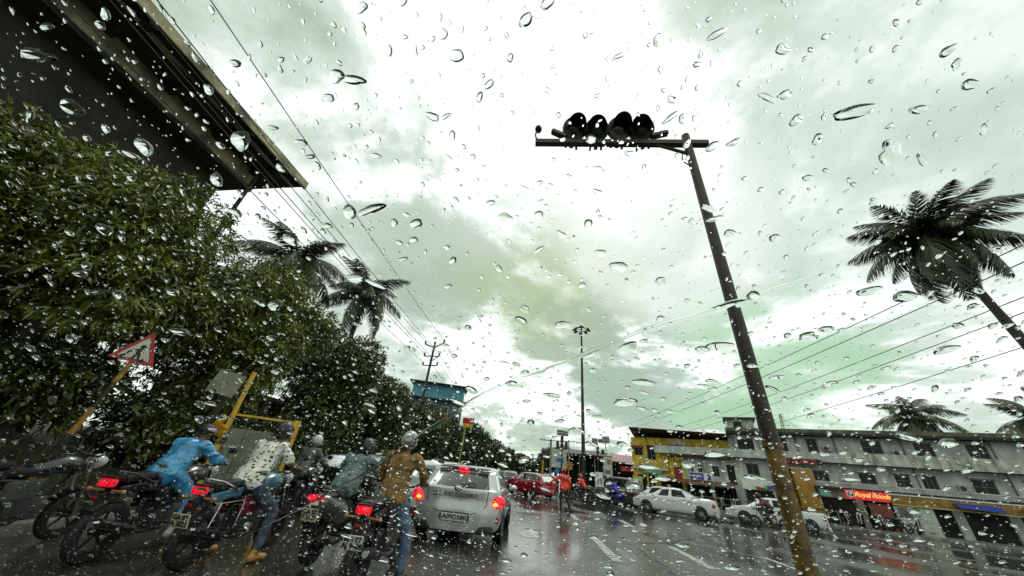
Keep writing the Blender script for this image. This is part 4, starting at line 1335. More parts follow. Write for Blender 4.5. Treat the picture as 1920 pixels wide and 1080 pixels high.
# details of the near hatchback
MB().rbox((0, .24, 1.385), (.22, .06, .028), .010).build('high_brake_lamp', M_taillit, sc_)
MB().tube([(0, .72, 1.45), (0, .68, 1.51), (0, .60, 1.53)], [.02, .014, .006], 6).build('roof_antenna', M_black, sc_)
MB().bbox(-.50, .50, -.128, -.10, .835, .915).build('tailgate_trim', mat('painted_reflection_strip', (.04, .045, .045), .18, metal=.7, scale=12, c2=(.5, .52, .5), stretch=(6, 1, .4), var=.3), sc_)  # streaky reflections are painted into the strip's colour
MB().ell((0, -.108, .985), (.085, .02, .05), 16, 8).build('badge', M_chrome, sc_, smooth=True)
MB().tube([(-.62, -.065, .98), (-.60, -.085, .72), (-.5, -.12, .60), (0, -.135, .585), (.5, -.12, .60), (.60, -.085, .72), (.62, -.065, .98)], .008, 5).build('tailgate_seam', M_ink, sc_)
MB().tube([(-.42, -.165, .585), (-.34, -.17, .555), (.34, -.17, .555), (.42, -.165, .585)], .007, 5).build('plate_recess', M_ink, sc_)
MB().tube([(0.02, -.06, 1.06), (.3, -.02, 1.10), (.34, 0, 1.1)], .012, 5).build('rear_wiper', M_ink, sc_)
MB().rbox((0, .33, 1.40), (1.14, .22, .03), .012, (R_(-8), 0, 0)).build('roof_spoiler', paint_silver, sc_, smooth=True)

car('hatch', 'hatchback_car', 'white car half hidden between the brown shirt rider and the silver hatchback', (-3.0, 10.9, 0), 0, paint_white, None)
car('hatch', 'hatchback_car', 'black hatchback with white number plate ahead of the scooter', (-5.85, 10.6, 0), R_(2), paint_black, 'GA07E1764')
car('hatch', 'hatchback_car', 'dark red car crossing behind the traffic officer', (1.15, 26.4, 0), R_(48), paint_red, 'GA06', lit=False)
car('sedan', 'sedan_car', 'white sedan facing left, nearer the yellow building', (10.55, 22.95, 0), R_(60), paint_white, None)
car('sedan', 'sedan_car', 'white sedan facing left, passing behind the ochre signal pole', (16.0, 22.6, 0), R_(62), paint_white, None)
car('van', 'van', 'small grey van parked among motorcycles before the low shops', (8.35, 30.6, 0), R_(40), paint_grey, None)['category'] = 'van'
car('hatch', 'hatchback_car', 'white hatchback parked behind the left white sedan', (10.9, 27.6, 0), R_(62), paint_white, None)
for k, (x, y, p, l) in enumerate([(-2.3, 36, paint_grey, 'distant grey car left of the red car'), (-.4, 44, paint_white, 'distant white car beyond the red car'),
                                  (-2.9, 24, paint_black, 'distant dark car just beyond the silver hatchback'), (2.6, 50, paint_grey, 'farthest grey car under the signal posts')]):
    car('hatch', 'hatchback_car', l, (x, y, 0), R_(2), p, None, lit=(k in (0, 2)), detail=False)


# ------------------------------------------------------------------ two-wheelers
def ptube(mb, pts, r, n=6):
    return mb.tube(pts, r, n)


def wheel2(t, y, r, w, x=0):
    wh = MB()
    n = 28
    prof = [(r - .10, -w * .4), (r - .05, -w * .5), (r - .015, -w * .35), (r, 0), (r - .015, w * .35), (r - .05, w * .5), (r - .10, w * .4), (r - .10, -w * .4)]
    wh.lathe(prof, (x, y, r), 'X', n)
    o = wh.build('wheel', M_rubber, t, smooth=True)
    sp = MB().lathe([(r - .105, -.03), (r - .085, -.03), (r - .085, .03), (r - .105, .03), (r - .105, -.03)], (x, y, r), 'X', n)
    for k in range(5):
        a = k * 2 * math.pi / 5 + .3
        sp.tube([(x, y, r), (x, y + (r - .1) * math.cos(a), r + (r - .1) * math.sin(a))], [.022, .014], 5)
    sp.lathe([(0, -.06), (.05, -.06), (.05, .06), (0, .06)], (x, y, r), 'X', 10)
    sp.build('rim', mat('dark_alloy', (.04, .04, .04), .35, metal=.6), o, smooth=True)
    return o


def motorcycle(label, loc, rz, body_m, accent=None, plate=None, lit=True, plate_m=None, lean=0.0, group=None, pannier=False):
    t = thing('motorcycle', label, 'motorcycle', loc, rz, group)
    t.rotation_euler = (0, lean, rz)
    accent = accent or body_m
    for y, w in ((-.64, .12), (.66, .10)):
        wheel2(t, y, .30, w)
    fr = MB()
    for s in (-1, 1):
        fr.tube([(.09 * s, .66, .30), (.09 * s, .52, .72), (.09 * s, .45, .95)], .022, 7)
    fr.build('front_fork', M_chrome, t, smooth=True)
    fr = MB().tube([(0, .45, .90), (0, .30, .55), (0, .22, .30), (0, -.25, .28), (0, -.30, .55), (0, -.1, .74), (0, .4, .86)], .024, 7)
    for s in (-1, 1):
        fr.tube([(.08 * s, -.25, .33), (.10 * s, -.64, .30)], .022, 6)
        fr.tube([(.10 * s, -.05, .70), (.11 * s, -.75, .74)], .02, 6)
    fr.build('frame', M_steel_dk, t, smooth=True)
    en = MB().rbox((0, .05, .42), (.26, .36, .26), .04)
    for k in range(5):
        en.rbox((0, .12, .56 + k * .028), (.24 - .01 * k, .2, .014), .004, (R_(-12), 0, 0))
    en.build('engine', mat('engine_alloy', (.10, .10, .10), .4, metal=.6), t, smooth=True)
    tk = MB()
    P = [(-.12, .80, .10, .05), (.0, .84, .135, .10), (.15, .88, .15, .13), (.30, .89, .145, .13), (.42, .86, .09, .08)]
    for a, b in zip(P[:-1], P[1:]):
        pass
    V, F, n = [], [], 14
    for (y, z, w, h) in P:
        for k in range(n):
            a = 2 * math.pi * k / n
            V.append((w * math.cos(a), y, z + h * math.sin(a) * (1 if math.sin(a) > 0 else .9)))
    for i in range(len(P) - 1):
        for k in range(n):
            k2 = (k + 1) % n
            F.append((i * n + k, i * n + k2, (i + 1) * n + k2, (i + 1) * n + k))
    F += [tuple(range(n)), tuple(range((len(P) - 1) * n, len(P) * n))]
    tk.add(V, F).build('fuel_tank', body_m, t, smooth=True)
    for s in (-1, 1):
        MB().rbox((.13 * s, -.12, .62), (.035, .34, .2), .015, (R_(8), 0, 0)).build('side_panel', accent, t, smooth=True)
        MB().rbox((.115 * s, -.56, .755), (.04, .44, .10), .018, (R_(9), 0, 0)).build('tail_panel', body_m, t, smooth=True)
    MB().rbox((0, -.14, .80), (.25, .42, .09), .035).rbox((0, -.53, .86), (.22, .42, .08), .035, (R_(6), 0, 0)).build('seat', M_black, t, smooth=True)
    gr = MB()
    for s in (-1, 1):
        gr.tube([(.14 * s, -.42, .80), (.15 * s, -.72, .90), (.09 * s, -.90, .93)], .012, 6)
    gr.tube([(-.09, -.90, .93), (.09, -.90, .93)], .012, 6)
    gr.build('grab_rail', M_chrome if pannier else M_steel_dk, t, smooth=True)
    tl = MB().rbox((0, -.855, .80), (.18, .08, .09), .03).build('tail_light', M_lens if lit else M_tailred, t, smooth=True)
    if lit:
        MB().ell((0, -.885, .80), (.055, .02, .027), 12, 7).build('lamp_core', M_taillit, tl, smooth=True)
    MB().rbox((0, -.845, .855), (.2, .10, .02), .008).build('lamp_hood', M_black, tl)
    MB().rbox((0, -.80, .60), (.17, .26, .035), .012, (R_(38), 0, 0)).build('rear_mudguard', M_black, t, smooth=True)
    MB().rbox((0, -.915, .655), (.07, .02, .03), .008).build('reflector', M_tailred, t)
    V, F = [], []
    for i in range(9):
        a = R_(20 + i * 17)
        for x in (-.06, .06):
            V.append((x, .66 + .33 * math.cos(a), .30 + .33 * math.sin(a)))
    F = [(2 * i, 2 * i + 1, 2 * i + 3, 2 * i + 2) for i in range(8)]
    MB().add(V, F).build('front_mudguard', body_m, t, smooth=True)
    for s in (-1, 1):
        MB().tube([(.05 * s, -.80, .72), (.19 * s, -.82, .72)], .012, 5).ell((.21 * s, -.825, .72), (.032, .03, .024), 8, 6).build('indicator', mat('indicator_lens', (.34, .16, .05), .3), t, smooth=True)
    hb = MB().tube([(-.36, .34, 1.06), (-.26, .40, 1.06), (-.1, .47, 1.0), (.1, .47, 1.0), (.26, .40, 1.06), (.36, .34, 1.06)], .014, 7).build('handlebar', M_steel_dk, t, smooth=True)
    for s in (-1, 1):
        MB().tube([(.25 * s, .405, 1.06), (.38 * s, .325, 1.06)], .02, 7).build('grip', M_rubber, hb, smooth=True)
        MB().tube([(.22 * s, .42, 1.06), (.27 * s, .44, 1.2)], .008, 5).ell((.30 * s, .44, 1.24), (.075, .02, .048), 10, 7).build('mirror', M_black, t, smooth=True)
    MB().lathe([(0, .12), (.06, .11), (.095, .04), (.10, 0), (.07, -.07), (0, -.09)], (0, .56, .93), 'Y', 16).build('headlight', M_headl, t, smooth=True)
    ex = MB().tube([(.10, .14, .40), (.14, .0, .28), (.15, -.25, .27), (.17, -.5, .32)], .025, 8)
    ex.tube([(.17, -.42, .31), (.18, -.88, .42)], [.05, .055], 10).build('exhaust', mat('brushed_exhaust', (.05, .05, .05), .35, metal=.8), t, smooth=True)
    MB().lathe([(0, -.06), (.035, -.06), (.035, .002), (0, .002)], (.182, -.885, .42), 'Y', 10).build('exhaust_tip', M_chrome, t)
    for s in (-1, 1):
        MB().tube([(.10 * s, .0, .34), (.26 * s, .0, .34)], .014, 6).build('foot_peg', M_rubber, t)
    MB().tube([(-.10, -.1, .3), (-.2, -.22, .02)], .014, 5).build('side_stand', M_steel_dk, t)
    if plate:
        p = MB().rbox((0, -.925, .50), (.235, .012, .145), .006, (R_(14), 0, 0)).build('number_plate', plate_m or M_plate, t)
        obj('lettering', text_mesh(plate, .075, bold=.0022, lines=.85), M_ink, p, (0, -.934, .50), (R_(90 + 14), 0, 0))
        MB().bbox(-.04, .04, -.915, -.88, .5, .7).build('plate_bracket', M_black, p)
    if pannier:
        for s in (-1, 1):
            MB().tube([(.15 * s, -.3, .75), (.26 * s, -.4, .70), (.27 * s, -.75, .68), (.26 * s, -.78, .45), (.26 * s, -.40, .40), (.26 * s, -.38, .70)], .010, 5).build('side_guard', M_chrome, t, smooth=True)
    return t


def scooter(label, loc, rz, body_m, plate=None, lit=True, plate_m=None, group=None):
    t = thing('scooter', label, 'scooter', loc, rz, group)
    wheel2(t, -.58, .235, .12)
    wheel2(t, .62, .235, .11)
    V, F, n = [], [], 16
    P = [(-.86, .74, .09, .07), (-.80, .72, .16, .12), (-.62, .66, .205, .18), (-.35, .60, .215, .21), (-.12, .56, .17, .18), (.0, .52, .10, .14)]
    for (y, z, w, h) in P:
        for k in range(n):
            a = 2 * math.pi * k / n
            V.append((w * math.cos(a), y, z + h * math.sin(a)))
    for i in range(len(P) - 1):
        for k in range(n):
            k2 = (k + 1) % n
            F.append((i * n + k, i * n + k2, (i + 1) * n + k2, (i + 1) * n + k))
    F += [tuple(range(n)), tuple(range((len(P) - 1) * n, len(P) * n))]
    MB().add(V, F).build('rear_body', body_m, t, smooth=True)
    MB().rbox((0, -.32, .80), (.28, .78, .10), .045, (R_(3), 0, 0)).build('seat', M_black, t, smooth=True)
    MB().rbox((0, .18, .25), (.34, .52, .07), .025).build('floorboard', M_trimdk, t, smooth=True)
    sh = MB().rbox((0, .46, .62), (.40, .09, .72), .04, (R_(-14), 0, 0)).build('leg_shield', body_m, t, smooth=True)
    MB().rbox((0, .62, .42), (.16, .42, .12), .05).build('front_mudguard', body_m, t, smooth=True)
    MB().tube([(0, .62, .235), (0, .50, .6), (0, .42, .98)], .03, 8).build('steering_column', M_steel_dk, t)
    MB().rbox((0, .44, 1.0), (.30, .2, .14), .05).build('handle_cowl', body_m, t, smooth=True)
    hb = MB().tube([(-.34, .36, 1.02), (0, .42, 1.02), (.34, .36, 1.02)], .015, 6).build('handlebar', M_steel_dk, t)
    for s in (-1, 1):
        MB().tube([(.24 * s, .38, 1.02), (.36 * s, .355, 1.02)], .02, 7).build('grip', M_rubber, hb)
        MB().tube([(.18 * s, .42, 1.04), (.25 * s, .44, 1.20)], .008, 5).ell((.28 * s, .44, 1.25), (.07, .02, .05), 10, 7).build('mirror', M_black, t, smooth=True)
    tl = MB().rbox((0, -.875, .79), (.24, .05, .075), .02).build('tail_light', M_lens if lit else M_tailred, t, smooth=True)
    if lit:
        MB().ell((-.04, -.895, .79), (.06, .015, .025), 12, 7).build('lamp_core', M_taillit, tl, smooth=True)
    MB().rbox((0, -.885, .73), (.13, .03, .05), .01).build('reflector', M_white, t)
    MB().rbox((0, -.82, .47), (.20, .04, .26), .015, (R_(20), 0, 0)).build('rear_mudguard', M_black, t, smooth=True)
    gr = MB()
    for s in (-1, 1):
        gr.tube([(.16 * s, -.50, .80), (.17 * s, -.75, .90), (.08 * s, -.88, .92)], .014, 6)
    gr.tube([(-.08, -.88, .92), (.08, -.88, .92)], .014, 6).build('grab_rail', M_steel_dk, t, smooth=True)
    MB().tube([(.15, -.25, .26), (.2, -.5, .28), (.21, -.82, .36)], [.04, .055, .05], 10).build('exhaust', M_trimdk, t, smooth=True)
    MB().rbox((-.13, -.4, .28), (.14, .5, .2), .05).build('engine', M_trimdk, t, smooth=True)
    if plate:
        p = MB().rbox((0, -.90, .60), (.23, .012, .15), .006, (R_(10), 0, 0)).build('number_plate', plate_m or M_plateY, t)
        obj('lettering', text_mesh(plate, .075, bold=.002, lines=.85), M_ink, p, (0, -.909, .60), (R_(100), 0, 0))
    return t


m_blk = mat('black_bike_paint', (.012, .012, .013), .25, coat=.6, var=.2)
m_gry = mat('olive_grey_scooter', (.075, .08, .065), .3, coat=.6)
m_blu = mat('blue_bike_paint', (.03, .11, .18), .25, coat=.6, c2=(.07, .20, .27), scale=4)
m_rdb = mat('maroon_bike_panel', (.16, .01, .03), .3, coat=.6)
m_sil = mat('silver_bike_paint', (.28, .29, .28), .3, metal=.5)
BIKES = {
    'blue': ((-5.08, 5.02, 0), R_(4)),
    'white': ((-4.05, 5.30, 0), R_(-2)),
    'brown': ((-1.98, 5.36, 0), R_(0)),
    'teal': ((-2.95, 6.02, 0), R_(-2)),
}
motorcycle('black motorcycle with glowing red tail lamp under the rider in blue rainwear', *BIKES['blue'], m_blk, m_blk, None)
motorcycle('blue and maroon motorcycle under the rider in the patterned white shirt', *BIKES['white'], m_blu, m_rdb, 'GA 07\nA 2021', lit=True, plate_m=M_plateY, pannier=True)
motorcycle('black motorcycle with white number plate under the rider in the brown shirt', *BIKES['brown'], m_blk, mat('grey_bike_panel', (.07, .07, .07), .4), 'MH 07\nAJ 9608', lit=True)
scooter('olive grey scooter under the rider in the teal jacket', *BIKES['teal'], m_gry, 'GA 07\nF 2427', lit=True)
motorcycle('dark motorcycle at the left edge beside the verge', (-6.35, 4.35, 0), R_(3), m_blk, m_gry, None, lit=False, lean=R_(4))
motorcycle('dark motorcycle of the rider in the grey shirt ahead of the scooter', (-5.62, 8.75, 0), R_(-3), m_blk, m_blk, None, lit=False)
motorcycle('motorcycle of the orange clad rider beyond the traffic officer', (3.45, 26.8, 0), R_(72), m_blk, m_blk, None, lit=False)
scooter('blue scooter of the rider in blue beyond the traffic officer', (5.6, 26.4, 0), R_(40), mat('royal_blue_paint', (.03, .03, .28), .3, coat=.6), None, lit=False)
motorcycle('dark motorcycle with bent rider between the two white sedans', (12.35, 21.2, 0), R_(66), m_blk, m_rdb, None, lit=False)
for k in range(13):
    u = -9.5 + k * 1.35 if k < 5 else -1.5 + (k - 5) * 1.05
    p = Matrix.Rotation(FR, 3, 'Z') @ Vector((u, -2.3 - .3 * (k % 2), 0)) + Vector(FA)
    lb = f'dark motorcycle parked on the pavement, {["first", "second", "third", "fourth", "fifth", "sixth", "seventh", "eighth", "ninth", "tenth", "eleventh", "twelfth", "thirteenth"][k]} from the left along the shops'
    motorcycle(lb, (p.x, p.y, .13), FR + R_(160 + 25 * (k % 3)), [m_blk, m_rdb, m_gry, m_sil][k % 4], m_blk, None, lit=False, lean=R_(-5), group='motorcycles parked along the shops')
for k, (x, y, a) in enumerate([(6.4, 27.2, 60), (7.0, 27.9, 30), (4.4, 28.0, 80), (7.9, 28.6, 75)]):
    motorcycle(['dark motorcycle right of the blue scooter', 'dark motorcycle before the grey van', 'dark motorcycle behind the orange clad rider', 'dark motorcycle between the van and the white hatchback'][k],
               (x, y, 0), R_(a), m_blk, m_gry, None, lit=False, group='motorcycles crowding the junction')

# ------------------------------------------------------------------ people
def capsule(mb, a, b, ra, rb, n=12, sq=1.0):
    a, b = Vector(a), Vector(b)
    d = (b - a)
    L = d.length
    d = d / L if L > 1e-6 else Vector((0, 0, 1))
    pts, rr = [], []
    for k in (0.02, .35, .7, .93):
        an = math.pi / 2 * (1 - k)
        pts.append(a - d * ra * math.sin(an)); rr.append(max(.002, ra * math.cos(an)))
    for k in range(4):
        f = k / 3
        pts.append(a.lerp(b, f)); rr.append(ra + (rb - ra) * f)
    for k in (.93, .7, .35, .02):
        an = math.pi / 2 * (1 - k)
        pts.append(b + d * rb * math.sin(an)); rr.append(max(.002, rb * math.cos(an)))
    mb.tube(pts, rr, n)


def fuse(mb, name, voxel, smooth_it, m, parent, fold=0.0, seed=0, fold_scale=9.0, stretch=(1, 1, 1.0)):
    """One continuous surface from overlapping solids; optional cloth folds pushed along the normals."""
    me = mb.mesh(name + '_src')
    o = bpy.data.objects.new(name + '_src', me)
    col.objects.link(o)
    md = o.modifiers.new('r', 'REMESH'); md.mode = 'VOXEL'; md.voxel_size = voxel
    sm = o.modifiers.new('s', 'SMOOTH'); sm.iterations = smooth_it; sm.factor = .5
    bpy.context.view_layer.update()
    out = bpy.data.meshes.new_from_object(o.evaluated_get(bpy.context.evaluated_depsgraph_get()))
    bpy.data.objects.remove(o); bpy.data.meshes.remove(me)
    out.name = name
    if fold:
        n = len(out.vertices)
        co = np.empty(n * 3); out.vertices.foreach_get('co', co); co = co.reshape(n, 3)
        no = np.empty(n * 3); out.vertices.foreach_get('normal', no); no = no.reshape(n, 3)
        rg_ = np.random.default_rng(seed)
        f = np.zeros(n)
        for k in range(7):
            d = rg_.normal(size=3) * np.array(stretch); d /= np.linalg.norm(d)
            w = fold_scale * rg_.uniform(.7, 2.2)
            ph = co @ d * w * 2 * math.pi / 1.0
            warp = np.sin(co @ rg_.normal(size=3) * 9 + rg_.uniform(0, 6)) * 1.4
            f += np.clip(np.sin(ph * .45 + warp), -.2, 1) ** 2 * rg_.uniform(.4, 1)
        co += no * ((f - f.mean()) * fold)[:, None]
        out.vertices.foreach_set('co', co.ravel())
    out.materials.clear()
    out.polygons.foreach_set('use_smooth', [True] * len(out.polygons))
    out.update()
    return obj(name, out, m, parent)


M_skin = mat('brown_skin', (.16, .075, .04), .5, scale=12, var=.12)
M_hair = mat('black_hair', (.01, .009, .008), .5)
M_jeans = mat('blue_denim', (.05, .085, .14), .75, scale=7, c2=(.12, .19, .27), bump=.3, bscale=120)
M_dkjean = mat('dark_denim', (.02, .03, .055), .75, scale=7, c2=(.06, .085, .13), bump=.3, bscale=120)
M_dktrous = mat('dark_trousers', (.014, .015, .016), .7, var=.3)

BASE_RIDE = dict(pelvis=(0, -.16, .90), waist=(0, -.10, 1.04), chest=(0, 0.0, 1.24), neck=(0, .07, 1.42), head=(0, .12, 1.56),
                 shL=(-.19, .02, 1.36), shR=(.19, .02, 1.36), elL=(-.32, .14, 1.14), elR=(.32, .14, 1.14), haL=(-.315, .345, 1.085), haR=(.315, .345, 1.085),
                 hiL=(-.10, -.14, .88), hiR=(.10, -.14, .88), knL=(-.22, .26, .76), knR=(.22, .26, .76), anL=(-.20, .02, .40), anR=(.20, .02, .40), toL=(-.21, .16, .36), toR=(.21, .16, .36))


def person(label, loc, rz, J, top, bottom, shoe, helmet=None, hat=None, sleeve='long', fold=.010, lean=0.0, hi=True, parts=None):
    t = thing('person', label, 'person', loc, rz)
    J = {k: Vector(v) for k, v in J.items()}
    vx = .0085 if hi else .014
    b = MB()
    capsule(b, J['pelvis'], J['waist'], .13, .125); capsule(b, J['waist'], J['chest'], .125, .14)
    for s, S in ((-1, 'L'), (1, 'R')):
        capsule(b, J['chest'] + Vector((s * .06, 0, .0)), J['sh' + S] + Vector((-s * .03, 0, -.02)), .12, .075)
        capsule(b, J['sh' + S], J['el' + S], .058, .045); capsule(b, J['el' + S], J['ha' + S], .044, .030)
        capsule(b, J['pelvis'] + Vector((s * .05, 0, 0)), J['hi' + S], .115, .10)
        capsule(b, J['hi' + S], J['kn' + S], .088, .062); capsule(b, J['kn' + S], J['an' + S], .06, .04)
        capsule(b, J['an' + S] + Vector((0, -.03, -.03)), J['to' + S], .042, .035)
        # hand: palm, four fingers curling down, thumb from the side
        h = J['ha' + S]
        d = (h - J['el' + S]).normalized()
        side = d.cross(Vector((0, 0, 1)))
        side = side.normalized() if side.length > .1 else Vector((1, 0, 0))
        dn = side.cross(d).normalized()
        if dn.z > 0:
            dn = -dn
        capsule(b, h, h + d * .06, .030, .034, 10)
        for k in range(4):
            q = h + d * .075 + side * (k - 1.5) * .0185
            L_ = (.034, .04, .037, .028)[k]
            p1 = q + d * L_ * .7 + dn * .012
            p2 = p1 + d * L_ * .15 + dn * L_ * .8
            p3 = p2 - d * L_ * .6 + dn * .006
            for a, c, r in ((q, p1, .0105), (p1, p2, .0095), (p2, p3, .0085)):
                capsule(b, a, c, r, r * .95, 6)
        q = h + d * .025 - side * s * .03
        p1 = q - side * s * .018 + d * .03 + dn * .02
        capsule(b, q, p1, .013, .011, 6); capsule(b, p1, p1 + d * .02 + dn * .02, .011, .009, 6)
    capsule(b, J['neck'] - Vector((0, .0, .06)), J['head'] - Vector((0, .0, .06)), .062, .055)
    hd = J['head']
    b.ell(hd + Vector((0, 0, .02)), (.076, .095, .115)); b.ell(hd + Vector((0, .02, -.055)), (.058, .07, .06))
    b.ell(hd + Vector((0, .098, -.012)), (.013, .018, .026), 8, 6)
    b.ell(hd + Vector((0, .082, -.05)), (.026, .012, .008), 8, 6)
    for s in (-1, 1):
        b.ell(hd + Vector((s * .078, -.005, -.005)), (.010, .022, .032), 8, 6)
        b.ell(hd + Vector((s * .032, .078, .03)), (.022, .012, .007), 8, 6)
    body = fuse(b, 'body', vx, 3, M_skin, t)
    for s in (-1, 1):
        MB().ell(hd + Vector((s * .031, .083, .012)), (.012, .008, .008), 8, 6).build('eye', M_white, body, smooth=True)
    # clothes
    c = MB()
    z_hem = J['pelvis'] + Vector((0, -.02, .02))
    for s, S in ((-1, 'L'), (1, 'R')):
        capsule(c, z_hem + Vector((s * .07, 0, 0)), J['waist'] + Vector((s * .06, 0, 0)), .14, .13)
        capsule(c, J['waist'] + Vector((s * .055, 0, 0)), J['chest'] + Vector((s * .07, 0, 0)), .125, .135)
        capsule(c, J['chest'] + Vector((s * .07, 0, .03)), J['sh' + S] + Vector((-s * .02, 0, -.005)), .12, .082)
        capsule(c, J['chest'] + Vector((s * .04, .0, .08)), J['neck'] + Vector((0, -.01, -.045)), .10, .072)
        if sleeve == 'long':
            capsule(c, J['sh' + S], J['el' + S], .078, .062); capsule(c, J['el' + S], J['ha' + S].lerp(J['el' + S], .06), .062, .044)
        else:
            capsule(c, J['sh' + S], J['sh' + S].lerp(J['el' + S], .72), .08, .078)
    capsule(c, J['pelvis'] + Vector((0, -.03, .0)), J['waist'], .16, .150); capsule(c, J['waist'], J['chest'] + Vector((0, 0, .03)), .148, .155); capsule(c, J['chest'] + Vector((0, 0, .02)), J['neck'] + Vector((0, -.02, -.06)), .150, .085)
    fuse(c, 'jacket' if sleeve == 'long' else 'shirt', vx * 1.25, 3, top, t, fold, 3)
    p = MB()
    for s, S in ((-1, 'L'), (1, 'R')):
        capsule(p, J['pelvis'] + Vector((s * .05, 0, .06)), J['hi' + S], .122, .115)
        capsule(p, J['hi' + S], J['kn' + S], .105, .078); capsule(p, J['kn' + S], J['an' + S].lerp(J['kn' + S], .10), .078, .062)
    capsule(p, J['pelvis'] + Vector((0, 0, .06)), J['pelvis'] + Vector((0, .02, -.03)), .135, .12)
    fuse(p, 'trousers', vx * 1.25, 3, bottom, t, fold * .75, 5)
    for S in 'LR':
        sh = MB()
        capsule(sh, J['an' + S] + Vector((0, -.04, -.045)), J['to' + S], .048, .042)
        capsule(sh, J['an' + S] + Vector((0, 0, .02)), J['an' + S] + Vector((0, -.02, -.04)), .050, .046)
        fuse(sh, 'shoe', .010, 2, shoe, t)
    if helmet:
        h = MB()
        V, F = [], []
        n, m_ = 22, 14
        hc = hd + Vector((0, -.008, .03))
        for i in range(m_ + 1):
            ph = math.pi * .80 * i / m_
            for k in range(n):
                a = 2 * math.pi * k / n
                r = Vector((.128 * math.sin(ph) * math.cos(a), .150 * math.sin(ph) * math.sin(a), .145 * math.cos(ph)))
                V.append(hc + r)
        for i in range(m_):
            for k in range(n):
                k2 = (k + 1) % n
                a = 2 * math.pi * (k + .5) / n
                ph = math.degrees(math.pi * .80 * (i + .5) / m_)
                if 62 < ph < 108 and abs(((math.degrees(a) - 90 + 180) % 360) - 180) < 62:
                    continue
                F.append((i * n + k, (i + 1) * n + k, (i + 1) * n + k2, i * n + k2))
        h.add(V, F)
        ho = h.build('helmet', helmet, t, smooth=True)
        md = ho.modifiers.new('t', 'SOLIDIFY'); md.thickness = .014; md.offset = -1
        V, F = [], []
        for i in range(6):
            ph = R_(60 + i * 10)
            for k in range(15):
                a = R_(90 - 66 + k * 132 / 14)
                V.append(hc + Vector((.132 * math.sin(ph) * math.cos(a), .155 * math.sin(ph) * math.sin(a), .148 * math.cos(ph))))
        F = [(i * 15 + k, i * 15 + k + 1, (i + 1) * 15 + k + 1, (i + 1) * 15 + k) for i in range(5) for k in range(14)]
        MB().add(V, F).build('visor', mat('smoked_visor', (.02, .022, .022), .08), ho, smooth=True)
        MB().tube([hc + Vector((.129 * math.cos(a), .151 * math.sin(a), -.075)) * 1.0 for a in [R_(200 + i * 14) for i in range(11)]], .010, 6).build('trim', M_ink, ho, smooth=True)
    else:
        MB().ell(hd + Vector((0, -.014, .042)), (.084, .098, .10)).build('hair', M_hair, t, smooth=True)
    if hat:
        ho = MB().ell(hd + Vector((0, -.01, .055)), (.098, .112, .085)).build('cap', hat, t, smooth=True)
        MB().lathe([(0, 0), (.12, 0), (.14, -.02), (.12, -.012), (0, .01)], hd + Vector((0, .03, .05)), n=18).build('brim', hat, ho, smooth=True)
        MB().lathe([(.103, 0), (.106, 0), (.106, .03), (.103, .03), (.103, 0)], hd + Vector((0, -.005, .05)), n=18).build('band', M_white, ho)
    return t


def pose(**kw):
    d = dict(BASE_RIDE)
    d.update(kw)
    return d


m_blueR = mat('blue_raincoat', (.025, .19, .42), .3, scale=9, c2=(.07, .36, .62), spec=.7)
m_brownS = mat('mustard_brown_shirt', (.13, .075, .02), .8, scale=6, c2=(.27, .16, .045), bump=.3, bscale=60)
m_tealJ = mat('teal_grey_jacket', (.07, .115, .115), .6, scale=6, c2=(.17, .25, .24), bump=.2)
m_orange = mat('orange_red_rainwear', (.82, .04, .015), .4, scale=8, c2=(.95, .085, .035))
m_whiteT = mat('plain_white_shirt', (.45, .46, .43), .8)
# white shirt with rows of small dark print and faint yellow stripes
m_pat = bpy.data.materials.new('printed_white_shirt')
m_pat.use_nodes = True
nd, lk = m_pat.node_tree.nodes, m_pat.node_tree.links
pb_ = nd['Principled BSDF']; pb_.inputs['Roughness'].default_value = .8
tcx = N(nd, 'ShaderNodeTexCoord')
vo = N(nd, 'ShaderNodeTexVoronoi', inp={'Scale': 15.0, 'Randomness': .8})
mpx = N(nd, 'ShaderNodeMapping', inp={'Scale': (1, 1, 1.7)})
lk.new(tcx.outputs['Object'], mpx.inputs[0]); lk.new(mpx.outputs[0], vo.inputs['Vector'])
lt = N(nd, 'ShaderNodeMath', operation='LESS_THAN', inp={1: .30})
lk.new(vo.outputs['Distance'], lt.inputs[0])
wv = N(nd, 'ShaderNodeTexWave', inp={'Scale': 3.2, 'Distortion': 1.0})
lk.new(tcx.outputs['Object'], wv.inputs['Vector'])
rw_ = N(nd, 'ShaderNodeValToRGB')
rw_.color_ramp.elements[0].color = (.78, .79, .74, 1); rw_.color_ramp.elements[0].position = .72
rw_.color_ramp.elements[1].color = (.66, .66, .44, 1); rw_.color_ramp.elements[1].position = .9
lk.new(wv.outputs['Fac'], rw_.inputs[0])
mxs = N(nd, 'ShaderNodeMix', data_type='RGBA'); mxs.inputs['B'].default_value = (.02, .022, .02, 1)
lk.new(lt.outputs[0], mxs.inputs['Factor']); lk.new(rw_.outputs[0], mxs.inputs['A'])
lk.new(mxs.outputs['Result'], pb_.inputs['Base Color'])

m_hblk = mat('black_helmet', (.010, .010, .010), .38, scale=10, c2=(.03, .03, .03))
m_hwht = mat('white_patterned_helmet', (.06, .06, .06), .25, scale=14, c2=(.6, .6, .57), detail=1, coat=.5)
m_shoeW = mat('white_shoe', (.5, .5, .47), .6)
m_sandal = mat('tan_sandal', (.42, .22, .06), .6)

